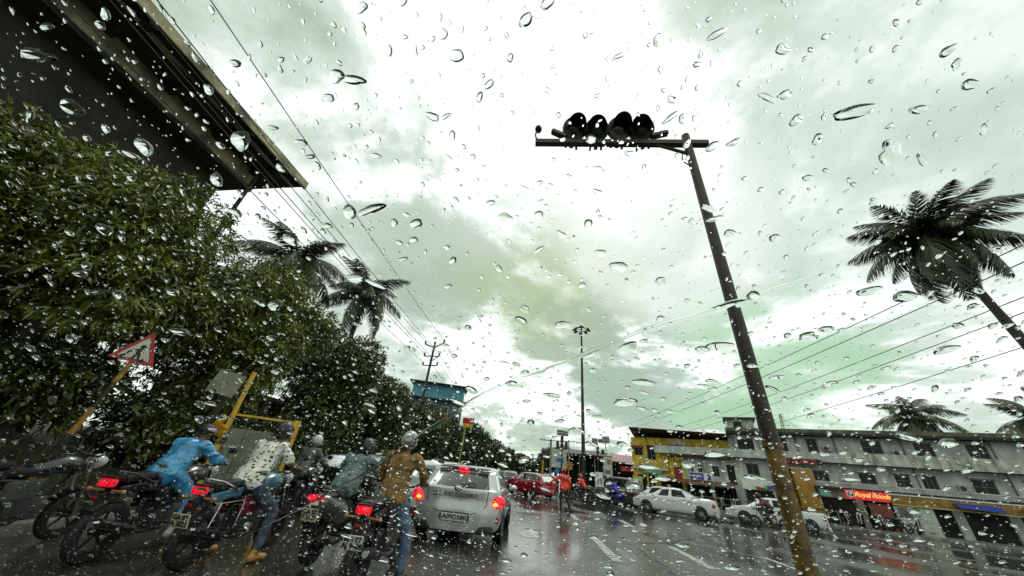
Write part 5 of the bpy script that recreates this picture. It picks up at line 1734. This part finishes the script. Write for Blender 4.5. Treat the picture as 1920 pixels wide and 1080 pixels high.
person('rider in a bright blue raincoat with black cap on a black motorcycle', *BIKES['blue'],
       pose(pelvis=(0, -.18, .88), waist=(0, -.13, 1.00), chest=(0, -.03, 1.17), neck=(0, .06, 1.31), head=(0, .13, 1.43), shL=(-.2, .0, 1.27), shR=(.2, .0, 1.27),
            elL=(-.32, .14, 1.10), elR=(.33, .16, 1.10), knR=(.27, .14, .64), anR=(.29, .04, .27), toR=(.31, .18, .22)),
       m_blueR, m_blueR, m_shoeW, hat=mat('black_cap', (.012, .012, .012), .6), fold=.011)
pr = person('rider in white printed shirt, jeans and black helmet on the blue motorcycle', *BIKES['white'],
            pose(knR=(.32, .14, .52), anR=(.40, -.02, .10), toR=(.44, .12, .045), knL=(-.28, .16, .55), anL=(-.33, .0, .10), toL=(-.35, .15, .045)), m_pat, M_dkjean, m_sandal, helmet=m_hblk, sleeve='short', fold=.010)
person('rider in mustard brown shirt, blue jeans and white patterned helmet on the black motorcycle', *BIKES['brown'],
       pose(pelvis=(0.02, -.10, .90), waist=(.02, -.06, 1.05), chest=(.02, .02, 1.27), neck=(.02, .06, 1.45), head=(.02, .10, 1.60), shL=(-.18, .04, 1.40), shR=(.22, .04, 1.40),
            elR=(.36, .12, 1.16), hiR=(.13, -.10, .88), knR=(.31, -.02, .50), anR=(.34, -.08, .10), toR=(.37, .06, .05)), m_brownS, M_jeans, mat('dark_shoe', (.02, .018, .015), .5), helmet=m_hwht, fold=.013)
person('rider in teal grey jacket and dark helmet on the olive scooter', *BIKES['teal'],
       pose(pelvis=(0, -.2, .90), waist=(0, -.12, 1.02), chest=(0, 0, 1.19), neck=(0, .09, 1.35), head=(0, .15, 1.47), shL=(-.2, .02, 1.31), shR=(.2, .02, 1.31), haL=(-.31, .365, 1.05), haR=(.31, .365, 1.05),
            knL=(-.22, .20, .62), knR=(.22, .20, .62), anL=(-.14, .16, .36), anR=(.14, .16, .36), toL=(-.14, .3, .32), toR=(.14, .3, .32)), m_tealJ, M_dktrous, M_black, helmet=m_hblk, fold=.014)
person('rider in a grey shirt and white helmet waiting beside the black hatchback', (-5.62, 8.75, 0), R_(-3), pose(), mat('grey_shirt', (.10, .105, .10), .8), M_dktrous, M_black, helmet=mat('white_helmet', (.5, .5, .48), .3, coat=.5), hi=False)
person('small rider in orange rainwear on a motorcycle beyond the officer', (3.45, 26.8, 0), R_(72), pose(), m_orange, M_dktrous, M_black, helmet=mat('red_helmet', (.5, .03, .03), .3), hi=False)
person('small rider in bright blue clothes on the blue scooter', (5.6, 26.4, 0), R_(40), pose(haL=(-.31, .365, 1.05), haR=(.31, .365, 1.05), anL=(-.14, .16, .36), anR=(.14, .16, .36), toL=(-.14, .3, .32), toR=(.14, .3, .32)),
       mat('violet_blue_cloth', (.06, .05, .42), .6), M_dktrous, M_black, helmet=m_hblk, hi=False)
person('bent rider in dark clothes with pink sleeve between the white sedans', (12.35, 21.2, 0), R_(66),
       pose(chest=(0, .08, 1.2), neck=(0, .2, 1.34), head=(0, .28, 1.46), shL=(-.19, .12, 1.3), shR=(.19, .12, 1.3)), mat('dusky_pink_sleeve', (.03, .02, .022), .7, c2=(.22, .07, .10), scale=2.5), M_dktrous, M_black, helmet=m_hblk, hi=False)

# traffic officer, back to us, left arm held out, stepping
STAND = dict(pelvis=(0, 0, .94), waist=(0, 0, 1.08), chest=(0, .0, 1.30), neck=(0, .02, 1.48), head=(-.01, .05, 1.62),
             shL=(-.19, 0, 1.42), shR=(.19, 0, 1.42), elL=(-.40, .10, 1.25), elR=(.29, .02, 1.17), haL=(-.60, .2, 1.12), haR=(.30, .10, .93),
             hiL=(-.10, 0, .92), hiR=(.10, 0, .92), knL=(-.13, .04, .50), knR=(.17, .02, .50), anL=(-.14, -.02, .09), anR=(.27, -.10, .10), toL=(-.15, .13, .045), toR=(.31, .03, .045))
tp = person('traffic officer in orange red rain jacket and cap standing in the wet road', (1.5, 18.3, 0), R_(6), STAND, m_orange, M_dktrous, M_black, hat=mat('orange_red_cap', (.55, .03, .02), .5), fold=.010)
obj('lettering', text_mesh('TRAFFIC\nPOLICE', .085, bold=.002, lines=.9, depth=.006), M_ink, tp, (0, -.165, 1.30), (R_(90), 0, 0))

# ------------------------------------------------------------------ trees, shrubs, palms
def leaf_cloud(pts, nrm, seed, L, W, per, droop=.35):
    """Whorls of folded lance-shaped leaves at each point; one mesh."""
    rg_ = np.random.default_rng(seed)
    n = len(pts)
    P = np.repeat(pts, per, 0)
    Nn = np.repeat(nrm, per, 0)
    m = n * per
    d = Nn * .55 + rg_.normal(size=(m, 3)) * .75
    d[:, 2] -= droop * rg_.uniform(0, 1.6, m)
    d /= np.linalg.norm(d, axis=1)[:, None]
    s = np.cross(d, rg_.normal(size=(m, 3)))
    s /= np.linalg.norm(s, axis=1)[:, None] + 1e-9
    l = (L * rg_.uniform(.6, 1.25, m))[:, None]
    w = (W * rg_.uniform(.7, 1.2, m))[:, None]
    P = P + rg_.normal(size=(m, 3)) * .03
    a = P
    b = P + d * l * .45 + s * w
    c = P + d * l
    c[:, 2] -= (l[:, 0] * .15)
    e_ = P + d * l * .45 - s * w
    V = np.stack([a, b, c, e_], 1).reshape(-1, 3)
    i = np.arange(m) * 4
    tri_ = np.stack([i, i + 1, i + 2, i, i + 2, i + 3], 1).reshape(-1, 3)
    me = bpy.data.meshes.new('crown')
    me.vertices.add(len(V)); me.vertices.foreach_set('co', V.ravel())
    me.loops.add(tri_.size); me.loops.foreach_set('vertex_index', tri_.ravel())
    me.polygons.add(len(tri_))
    me.polygons.foreach_set('loop_start', np.arange(0, tri_.size, 3))
    me.polygons.foreach_set('loop_total', np.full(len(tri_), 3))
    me.update(); me.validate()
    return me


def crown_points(rad, seed, n, nlobe=14, core=.35):
    rg_ = np.random.default_rng(seed)
    rad = np.array(rad)
    lobes = []
    for k in range(nlobe):
        v = rg_.normal(size=3); v /= np.linalg.norm(v)
        v[2] = v[2] * .8 + .05
        lobes.append((v * rad * rg_.uniform(.45, .78), rad * rg_.uniform(.30, .48)))
    lobes.append((np.zeros(3), rad * .55))
    w = np.array([np.prod(l[1]) ** (2 / 3) for l in lobes]); w /= w.sum()
    idx = rg_.choice(len(lobes), n, p=w)
    v = rg_.normal(size=(n, 3)); v /= np.linalg.norm(v, axis=1)[:, None]
    v[:, 2] = np.where(rg_.uniform(size=n) < .3, np.abs(v[:, 2]), v[:, 2])
    C = np.array([l[0] for l in lobes])[idx]; Rr = np.array([l[1] for l in lobes])[idx]
    rr = np.where(rg_.uniform(size=n) < core, rg_.uniform(.3, .85, n), rg_.uniform(.85, 1.08, n))
    p = C + v * Rr * rr[:, None]
    return p, v, lobes


def tree(label, loc, cz, rad, seed, n, L=.2, W=.026, per=7, m=None, name='roadside_tree', lean=(0, 0), group='trees along the left verge', nlobe=14):
    z0 = bank_h(loc[0], loc[1]) - .1 if loc[0] < -7.05 else -.05
    t = thing(name, label, 'tree', (loc[0], loc[1], z0), 0, group)
    rg_ = random.Random(seed)
    p, v, lobes = crown_points(rad, seed, n, nlobe)
    cz = cz - z0
    off = np.array([lean[0], lean[1], cz])
    me = leaf_cloud(p + off, v, seed + 1, L, W, per)
    obj('crown', me, m or M_leaf, t)
    tr = MB()
    top = Vector((lean[0] * .6, lean[1] * .6, cz - rad[2] * .35))
    r0 = .05 + rad[0] * .055
    tr.tube([(0, 0, 0), Vector((0, 0, 0)).lerp(top, .4) + Vector((rg_.uniform(-.1, .1), rg_.uniform(-.1, .1), 0)), top], [r0 * 1.25, r0, r0 * .75], 9)
    tr.build('trunk', M_bark, t, smooth=True)
    for k, (c, r) in enumerate(lobes[:9]):
        e2 = Vector(c) + Vector(off)
        st = Vector((0, 0, 0)).lerp(top, rg_.uniform(.65, 1.0))
        md = st.lerp(e2, .5) + Vector((0, 0, .15))
        MB().tube([st, md, e2], [r0 * .45, r0 * .28, r0 * .1], 6).build('limb', M_bark, t, smooth=True)
    return t


tree('large leafy mango tree in front of the dark building, over the warning sign', (-9.2, 4.9), 4.45, (2.5, 2.5, 2.45), 11, 8200, L=.165, W=.021, nlobe=22)
tree('leafy mango tree spreading over the barricade board', (-8.7, 8.6), 4.0, (2.3, 2.4, 2.35), 12, 7600, L=.17, W=.022, nlobe=22)
tree('leafy tree at the far left edge before the dark building', (-9.6, 1.2), 3.75, (2.3, 2.3, 2.2), 13, 5200, L=.165, W=.021)
tree('dark leafy tree third along the verge, below the palms', (-9.0, 13.4), 3.9, (2.2, 2.7, 2.4), 14, 4200, L=.22, W=.032, m=M_leaf2)
tree('dark leafy tree fourth along the verge, left of the power pole', (-9.0, 18.3), 3.5, (2.1, 2.6, 2.2), 15, 3600, L=.24, W=.036, m=M_leaf2)
tree('dark leafy tree before the foot of the blue house', (-8.3, 24.0), 3.2, (2.1, 2.8, 2.3), 16, 3200, L=.26, W=.042, m=M_leaf2)
tree('dark tree behind the red and yellow sign', (-7.3, 30.5), 3.1, (2.2, 3.0, 2.4), 17, 3000, L=.30, W=.05, m=M_leaf3)
tree('dark tree above the roof of the silver hatchback', (-6.6, 38.0), 3.3, (2.4, 3.2, 2.4), 18, 2600, L=.34, W=.06, m=M_leaf3)
tree('dark tree near the end of the verge', (-5.6, 47.0), 2.9, (2.6, 3.4, 2.3), 19, 2400, L=.4, W=.07, m=M_leaf3)
tree('farthest dark tree low over the distant cars', (-4.2, 60.0), 2.5, (3.0, 4, 2.3), 20, 2200, L=.5, W=.09, m=M_leaf3)
tree('round dark tree behind the shed and lighting mast', (4.0, 66.0), 4.2, (4.5, 3.5, 2.6), 21, 2400, L=.5, W=.09, m=M_leaf3, group='trees beyond the junction')
tree('wide dark tree beyond the red tin roof', (11.5, 70.0), 4.0, (5.0, 3.5, 2.6), 22, 2400, L=.5, W=.09, m=M_leaf3, group='trees beyond the junction')
tree('dim tree closing the end of the road', (-1.0, 92.0), 3.0, (5.0, 4, 3.0), 23, 2200, L=.6, W=.11, m=M_leaf3, group='trees beyond the junction')
sh_l = ['behind the warning sign', 'behind the blank plate', 'behind the barricade', 'left of the black hatchback', 'beyond the black hatchback', 'below the third tree', 'below the fourth tree', 'below the blue house', 'left of the thin yellow pole', 'below the far trees']
for k, (x, y) in enumerate([(-9.4, 5.6), (-8.9, 7.6), (-8.5, 9.6), (-8.3, 11.8), (-8.2, 14.2), (-8.1, 17), (-8.0, 20), (-7.9, 23.3), (-7.3, 27.5), (-6.9, 34)]):
    tree(f'dense dark shrub {sh_l[k]}', (x, y), bank_h(x, y) + .95, (1.1, 1.45, 1.15), 40 + k, 1500, L=.17, W=.034, m=M_leaf2, name='roadside_shrub', group='shrubs under the trees', nlobe=8)['category'] = 'shrub'


def frond_mesh(seed, L=3.0, n=46):
    rg_ = random.Random(seed)
    mb = MB()
    P = []
    for i in range(n + 1):
        f = i / n
        P.append(Vector((rg_.uniform(-.01, .01), L * (f - .13 * f * f), .95 * L * (.42 * f - .78 * f * f))))
    mb.tube(P, [.03 * (1 - .85 * i / n) for i in range(n + 1)], 5)
    for i in range(5, n + 1):
        f = i / n
        ll = L * .30 * math.sin(math.pi * min(1, .12 + f * .86)) ** .6
        t = (P[min(i + 1, n)] - P[i - 1]).normalized()
        for s in (-1, 1):
            for q in range(2):
                b = P[i] - t * (.5 * q * L / n)
                d = (Vector((s * rg_.uniform(.55, .95), 0, 0)) + t * rg_.uniform(.4, .8) + Vector((0, 0, -.45 - rg_.uniform(0, .6)))).normalized()
                mid_ = b + d * ll * .5
                tip = b + d * ll + Vector((0, 0, -.28 * ll))
                w = t * .028
                o = len(mb.v)
                mb.v += [tuple(b + w * .6), tuple(b - w * .6), tuple(mid_ - w), tuple(mid_ + w), tuple(tip)]
                mb.f += [(o, o + 1, o + 2, o + 3), (o + 3, o + 2, o + 4)]
    return mb.mesh('frond', fix=False)


FRONDS = [frond_mesh(s) for s in (1, 2, 3)]


def palm(label, loc, H, scale=1.0, seed=0, n=20, lean=(0, 0)):
    z0 = bank_h(loc[0], loc[1]) - .1 if loc[0] < -7.05 else 0.0
    t = thing('coconut_palm', label, 'palm tree', (loc[0], loc[1], z0), 0, 'coconut palms')
    rg_ = random.Random(seed)
    H = H - z0
    pts = [(lean[0] * f ** 2, lean[1] * f ** 2, H * f) for f in [i / 14 for i in range(15)]]
    MB().tube(pts, [.17 - .06 * i / 14 + .012 * (i % 2) for i in range(15)], 9).build('trunk', M_bark, t, smooth=True)
    top = Vector(pts[-1])
    for k in range(n):
        a = k * 2.399 + rg_.uniform(-.2, .2)
        el = R_(64 - 128 * (k / n) ** 1.1 + rg_.uniform(-10, 10))
        o = obj('frond', FRONDS[k % 3], M_palm, t, top)
        o.rotation_euler = (Matrix.Rotation(a, 3, 'Z') @ Matrix.Rotation(el, 3, 'X')).to_euler()
        s = scale * rg_.uniform(.85, 1.1)
        o.scale = (s, s, s)
    for k in range(6):
        a = k * 1.05
        MB().ell(top + Vector((.22 * math.cos(a), .22 * math.sin(a), -.22)), (.11, .11, .14), 10, 7).build('coconut', mat('green_coconut', (.05, .06, .02), .5), t, smooth=True)
    return t


palm('coconut palm left of the pair, close to the end of the dark building', (-13.0, 13.2), 9.9, 1.0, 1)
palm('coconut palm right of the pair, above the dark trees by the cables', (-11.0, 17.0), 10.2, .95, 2)
palm('near coconut palm with big drooping fronds at the right edge', (17.6, 11.9), 11.9, .92, 3, 38, lean=(-.8, .2))
palm('small distant coconut palm behind the roof of the white building', (38.5, 37.5), 10.0, 1.25, 4)
palm('second distant coconut palm further right behind the white building', (45.0, 33.5), 9.6, 1.2, 5)

# ------------------------------------------------------------------ the wet windscreen we look through
RK, H0 = R_(30), 0.115
wsn = thing('windscreen', 'clear raked car windscreen covered with raindrops in the foreground', 'windscreen', (0, .62, CAM_H + H0 - .62 * math.tan(RK)))
cs, sn = math.cos(RK), math.sin(RK)
M4 = Matrix(((-1, 0, 0), (0, -cs, sn), (0, sn, cs)))
wsn.rotation_euler = M4.to_euler()
ORG = Vector(wsn.location)
WV = .88
gp = MB()
for i in range(13):
    x = -.8 + 1.6 * i / 12
    gp.v += [(x, 0, -.003), (x, WV, -.003)]
gp.f = [(2 * i, 2 * i + 2, 2 * i + 3, 2 * i + 1) for i in range(12)]
gp.build('pane', mat_clear(), wsn, fix=False)
M_rain = mat_water()
Rt = Rm.transposed()


def to_px(P):
    c = Rt @ (P - Vector((0, 0, CAM_H)))
    return (512 + 320 * c.x / -c.z, 288 - 320 * c.y / -c.z, c.length) if c.z < -1e-4 else None


def drop_template(seed, seg=22, rings=7, hr=.42):
    rg_ = random.Random(seed)
    a1, a2, a3 = rg_.uniform(0, 6.3), rg_.uniform(0, 6.3), rg_.uniform(0, 6.3)
    k1, k2, k3 = rg_.uniform(.08, .26), rg_.uniform(.03, .11), rg_.uniform(0, .07)
    tail = rg_.uniform(0, .15)

    def rim(a):
        return 1 + k1 * math.cos(2 * a + a1) + k2 * math.cos(3 * a + a2) + k3 * math.cos(5 * a + a3) + tail * max(0, math.cos(a - a1 * .3)) ** 3
    V = [(0, 0, hr)]
    for r in range(1, rings + 1):
        f = math.sin(math.pi / 2 * r / rings)
        h = hr * (max(0.0, 1 - f * f) ** .92) if r < rings else 0.0
        for k in range(seg):
            a = 2 * math.pi * k / seg
            V.append((f * rim(a) * math.cos(a), f * rim(a) * math.sin(a), h))
    F = [(0, 1 + k, 1 + (k + 1) % seg) for k in range(seg)]
    for r in range(rings - 1):
        for k in range(seg):
            k2_ = (k + 1) % seg
            F.append((1 + r * seg + k, 1 + (r + 1) * seg + k, 1 + (r + 1) * seg + k2_, 1 + r * seg + k2_))
    o = len(V)
    V += [V[1 + (rings - 1) * seg + k] for k in range(seg)]
    F.append(tuple(o + k for k in range(seg))[::-1])
    return V, F


rd = random.Random(2024)
drops = []
cell = {}
N_TRY = 120000
tries = []
for i in range(N_TRY):
    u, v = rd.uniform(-.8, .8), rd.uniform(0.0, WV)
    P = ORG + M4 @ Vector((u, v, 0))
    q = to_px(P)
    if q is None or not (-160 < q[0] < 1184 and -130 < q[1] < 680):
        continue
    if rd.random() > max(.30, min(1.0, 1.25 - 3.0 * (q[2] - .10))):
        continue
    z = rd.random()
    low_ = 1.0 + .30 * max(0, min(1, (q[2] - .1) / .25))
    r = (rd.uniform(.14, .34) if z < .62 else rd.uniform(.34, .72) if z < .90 else rd.uniform(.72, 1.35) if z < .985 else rd.uniform(1.35, 2.8)) * .001 * low_
    if r > .00055 and ((548 < q[0] < 584 and 458 < q[1] < 520) or (425 < q[0] < 492 and 488 < q[1] < 530)):
        continue
    tries.append((r, u, v, q))
tries.sort(key=lambda a: -a[0])
GS = .0072
for r, u, v, q in tries:
    ci, cj = int(u // GS), int(v // GS)
    ok = True
    for a in (-1, 0, 1):
        for b in (-1, 0, 1):
            for (r2, u2, v2) in cell.get((ci + a, cj + b), ()):
                if (u - u2) ** 2 + (v - v2) ** 2 < ((r + r2) * 1.25) ** 2:
                    ok = False
    if not ok:
        continue
    cell.setdefault((ci, cj), []).append((r, u, v))
    drops.append((r / q[2], r, u, v, q))
inview = [d for d in drops if 0 <= d[4][0] <= 1024 and 0 <= d[4][1] <= 576]
rest = [d for d in drops if not (0 <= d[4][0] <= 1024 and 0 <= d[4][1] <= 576)]
inview.sort(key=lambda d: -d[0])
big, small = inview[:290], inview[290:] + rest
TMPL = []
for s in range(14):
    V, F = drop_template(s, hr=.40 + .50 * (s % 5) / 4)
    me = bpy.data.meshes.new('raindrop')
    me.from_pydata(V, [], F)
    me.polygons.foreach_set('use_smooth', [True] * (len(F) - 1) + [False])
    me.update()
    me.materials.append(M_rain)
    TMPL.append(me)
for k, (_, r, u, v, q) in enumerate(big):
    o = obj('raindrop', TMPL[k % 14], None, wsn, (u, v, .0002))
    o.rotation_euler = (0, 0, rd.uniform(-.6, .6) + (math.pi if rd.random() < .5 else 0))
    e_ = rd.uniform(.8, 1.5) if rd.random() < .7 else rd.uniform(1.5, 2.4)
    o.scale = (r * e_, r / math.sqrt(e_), r * rd.uniform(.85, 1.1))
SM = [drop_template(50 + s, 10, 4, .48 + .42 * (s % 4) / 3) for s in range(8)]
SV = [np.array(s[0]) for s in SM]
VV, FF, off = [], [], 0
flat = []
for k, (_, r, u, v, q) in enumerate(small):
    V = SV[k % 8]
    a = rd.uniform(0, 6.28)
    e_ = rd.uniform(.85, 1.35)
    c_, s_ = math.cos(a), math.sin(a)
    x, y = V[:, 0] * e_, V[:, 1] / e_
    VV.append(np.stack([u + r * (x * c_ - y * s_), v + r * (x * s_ + y * c_), .0002 + r * V[:, 2]], 1))
    FF += [tuple(i + off for i in f) for f in SM[k % 8][1]]
    flat += [True] * (len(SM[k % 8][1]) - 1) + [False]
    off += len(V)
me = bpy.data.meshes.new('raindrop_spatter')
me.from_pydata(np.concatenate(VV).tolist(), [], FF)
me.polygons.foreach_set('use_smooth', flat)
me.update()
obj('raindrop_spatter', me, M_rain, wsn)['kind'] = 'stuff'

# a runnel of water left by the wiper


CTL = [(0.2522, 0.3371), (0.1616, 0.4136), (0.0971, 0.4704), (0.0585, 0.5107), (0.0313, 0.5381), (0.0067, 0.5577), (-0.0166, 0.571), (-0.0367, 0.5849), (-0.0581, 0.5952), (-0.0737, 0.6048), (-0.0908, 0.6132)]
CP = []
for a, b in zip(CTL[:-1], CTL[1:]):
    for k in range(9):
        CP.append(Vector((a[0] + (b[0] - a[0]) * k / 9 + rd.uniform(-.0003, .0003), a[1] + (b[1] - a[1]) * k / 9 + rd.uniform(-.0003, .0003))))
V, F = [], []
for i, p in enumerate(CP):
    t_ = (CP[min(i + 1, len(CP) - 1)] - CP[max(i - 1, 0)]).normalized()
    nn = Vector((-t_.y, t_.x))
    w = .0011 * (1 + .35 * math.sin(i * .7)) * (.35 + .65 * min(1, i / 20, (len(CP) - 1 - i) / 14 + .05))
    for k in range(7):
        f = -1 + 2 * k / 6
        V.append((p.x + nn.x * w * f, p.y + nn.y * w * f, .0002 + w * .14 * (1 - f * f)))
n = len(CP)
F = [(i * 7 + k, i * 7 + k + 1, (i + 1) * 7 + k + 1, (i + 1) * 7 + k) for i in range(n - 1) for k in range(6)]
F += [((i + 1) * 7, (i + 1) * 7 + 6, i * 7 + 6, i * 7) for i in range(n - 1)]
F += [tuple(range(7)), tuple(range((n - 1) * 7, n * 7))[::-1]]
MB().add(V, F).build('water_runnel', M_rain, wsn, smooth=60)

M_bon = mat('bonnet_darkened', (.03, .034, .032), .45, var=.1)  # bonnet made dark and wide so the drop rims refract darkness
V, F = [], []
for j in range(9):
    for i in range(25):
        x = -.80 + 1.6 * i / 24
        y = .68 + .86 * j / 8
        V.append((x, y - .22 * (x / .7) ** 2 * (j / 8), .985 - .20 * (x / .7) ** 2 - .05 * (j / 8) ** 3 + .02 * math.sin(j / 8 * 3)))
F = [(j * 25 + i, j * 25 + i + 1, (j + 1) * 25 + i + 1, (j + 1) * 25 + i) for j in range(8) for i in range(24)]
bn = tag(MB().add(V, F).build('car_bonnet', M_bon, smooth=True), 'curved bonnet below the wet windscreen, made dark and wide to darken the raindrops', 'car bonnet')
md = bn.modifiers.new('t', 'SOLIDIFY'); md.thickness = .03

# unseen dark cabin, added so the raindrop rims refract a dark interior
cab = thing('car_cabin', 'unseen dark cabin of the car we sit in, added to darken the raindrops', 'car interior', (0, -.6, 0))
M_liner = mat('dark_roof_liner', (.03, .03, .028), .9, bump=.2)
M_dash = mat('black_dashboard', (.012, .012, .012), .7, bump=.3, bscale=90)
MB().rbox((0, -.32, 1.585), (1.56, 1.7, .05), .02).build('roof_lining', M_liner, cab)
MB().rbox((0, .98, .98), (1.56, .44, .16), .05, (R_(8), 0, 0)).build('dashboard', M_dash, cab, smooth=True)
MB().rbox((0, -.95, 1.0), (1.4, .18, 1.0), .08, (R_(-12), 0, 0)).build('seat_back', M_liner, cab, smooth=True)
for sg_ in (-1, 1):
    MB().rbox((sg_ * .80, -.35, .85), (.06, 1.4, .75), .02).build('door_panel', M_liner, cab)
MB().rbox((0, -.2, .42), (1.5, 2.2, .05), .01).build('floor_mat', M_dash, cab)
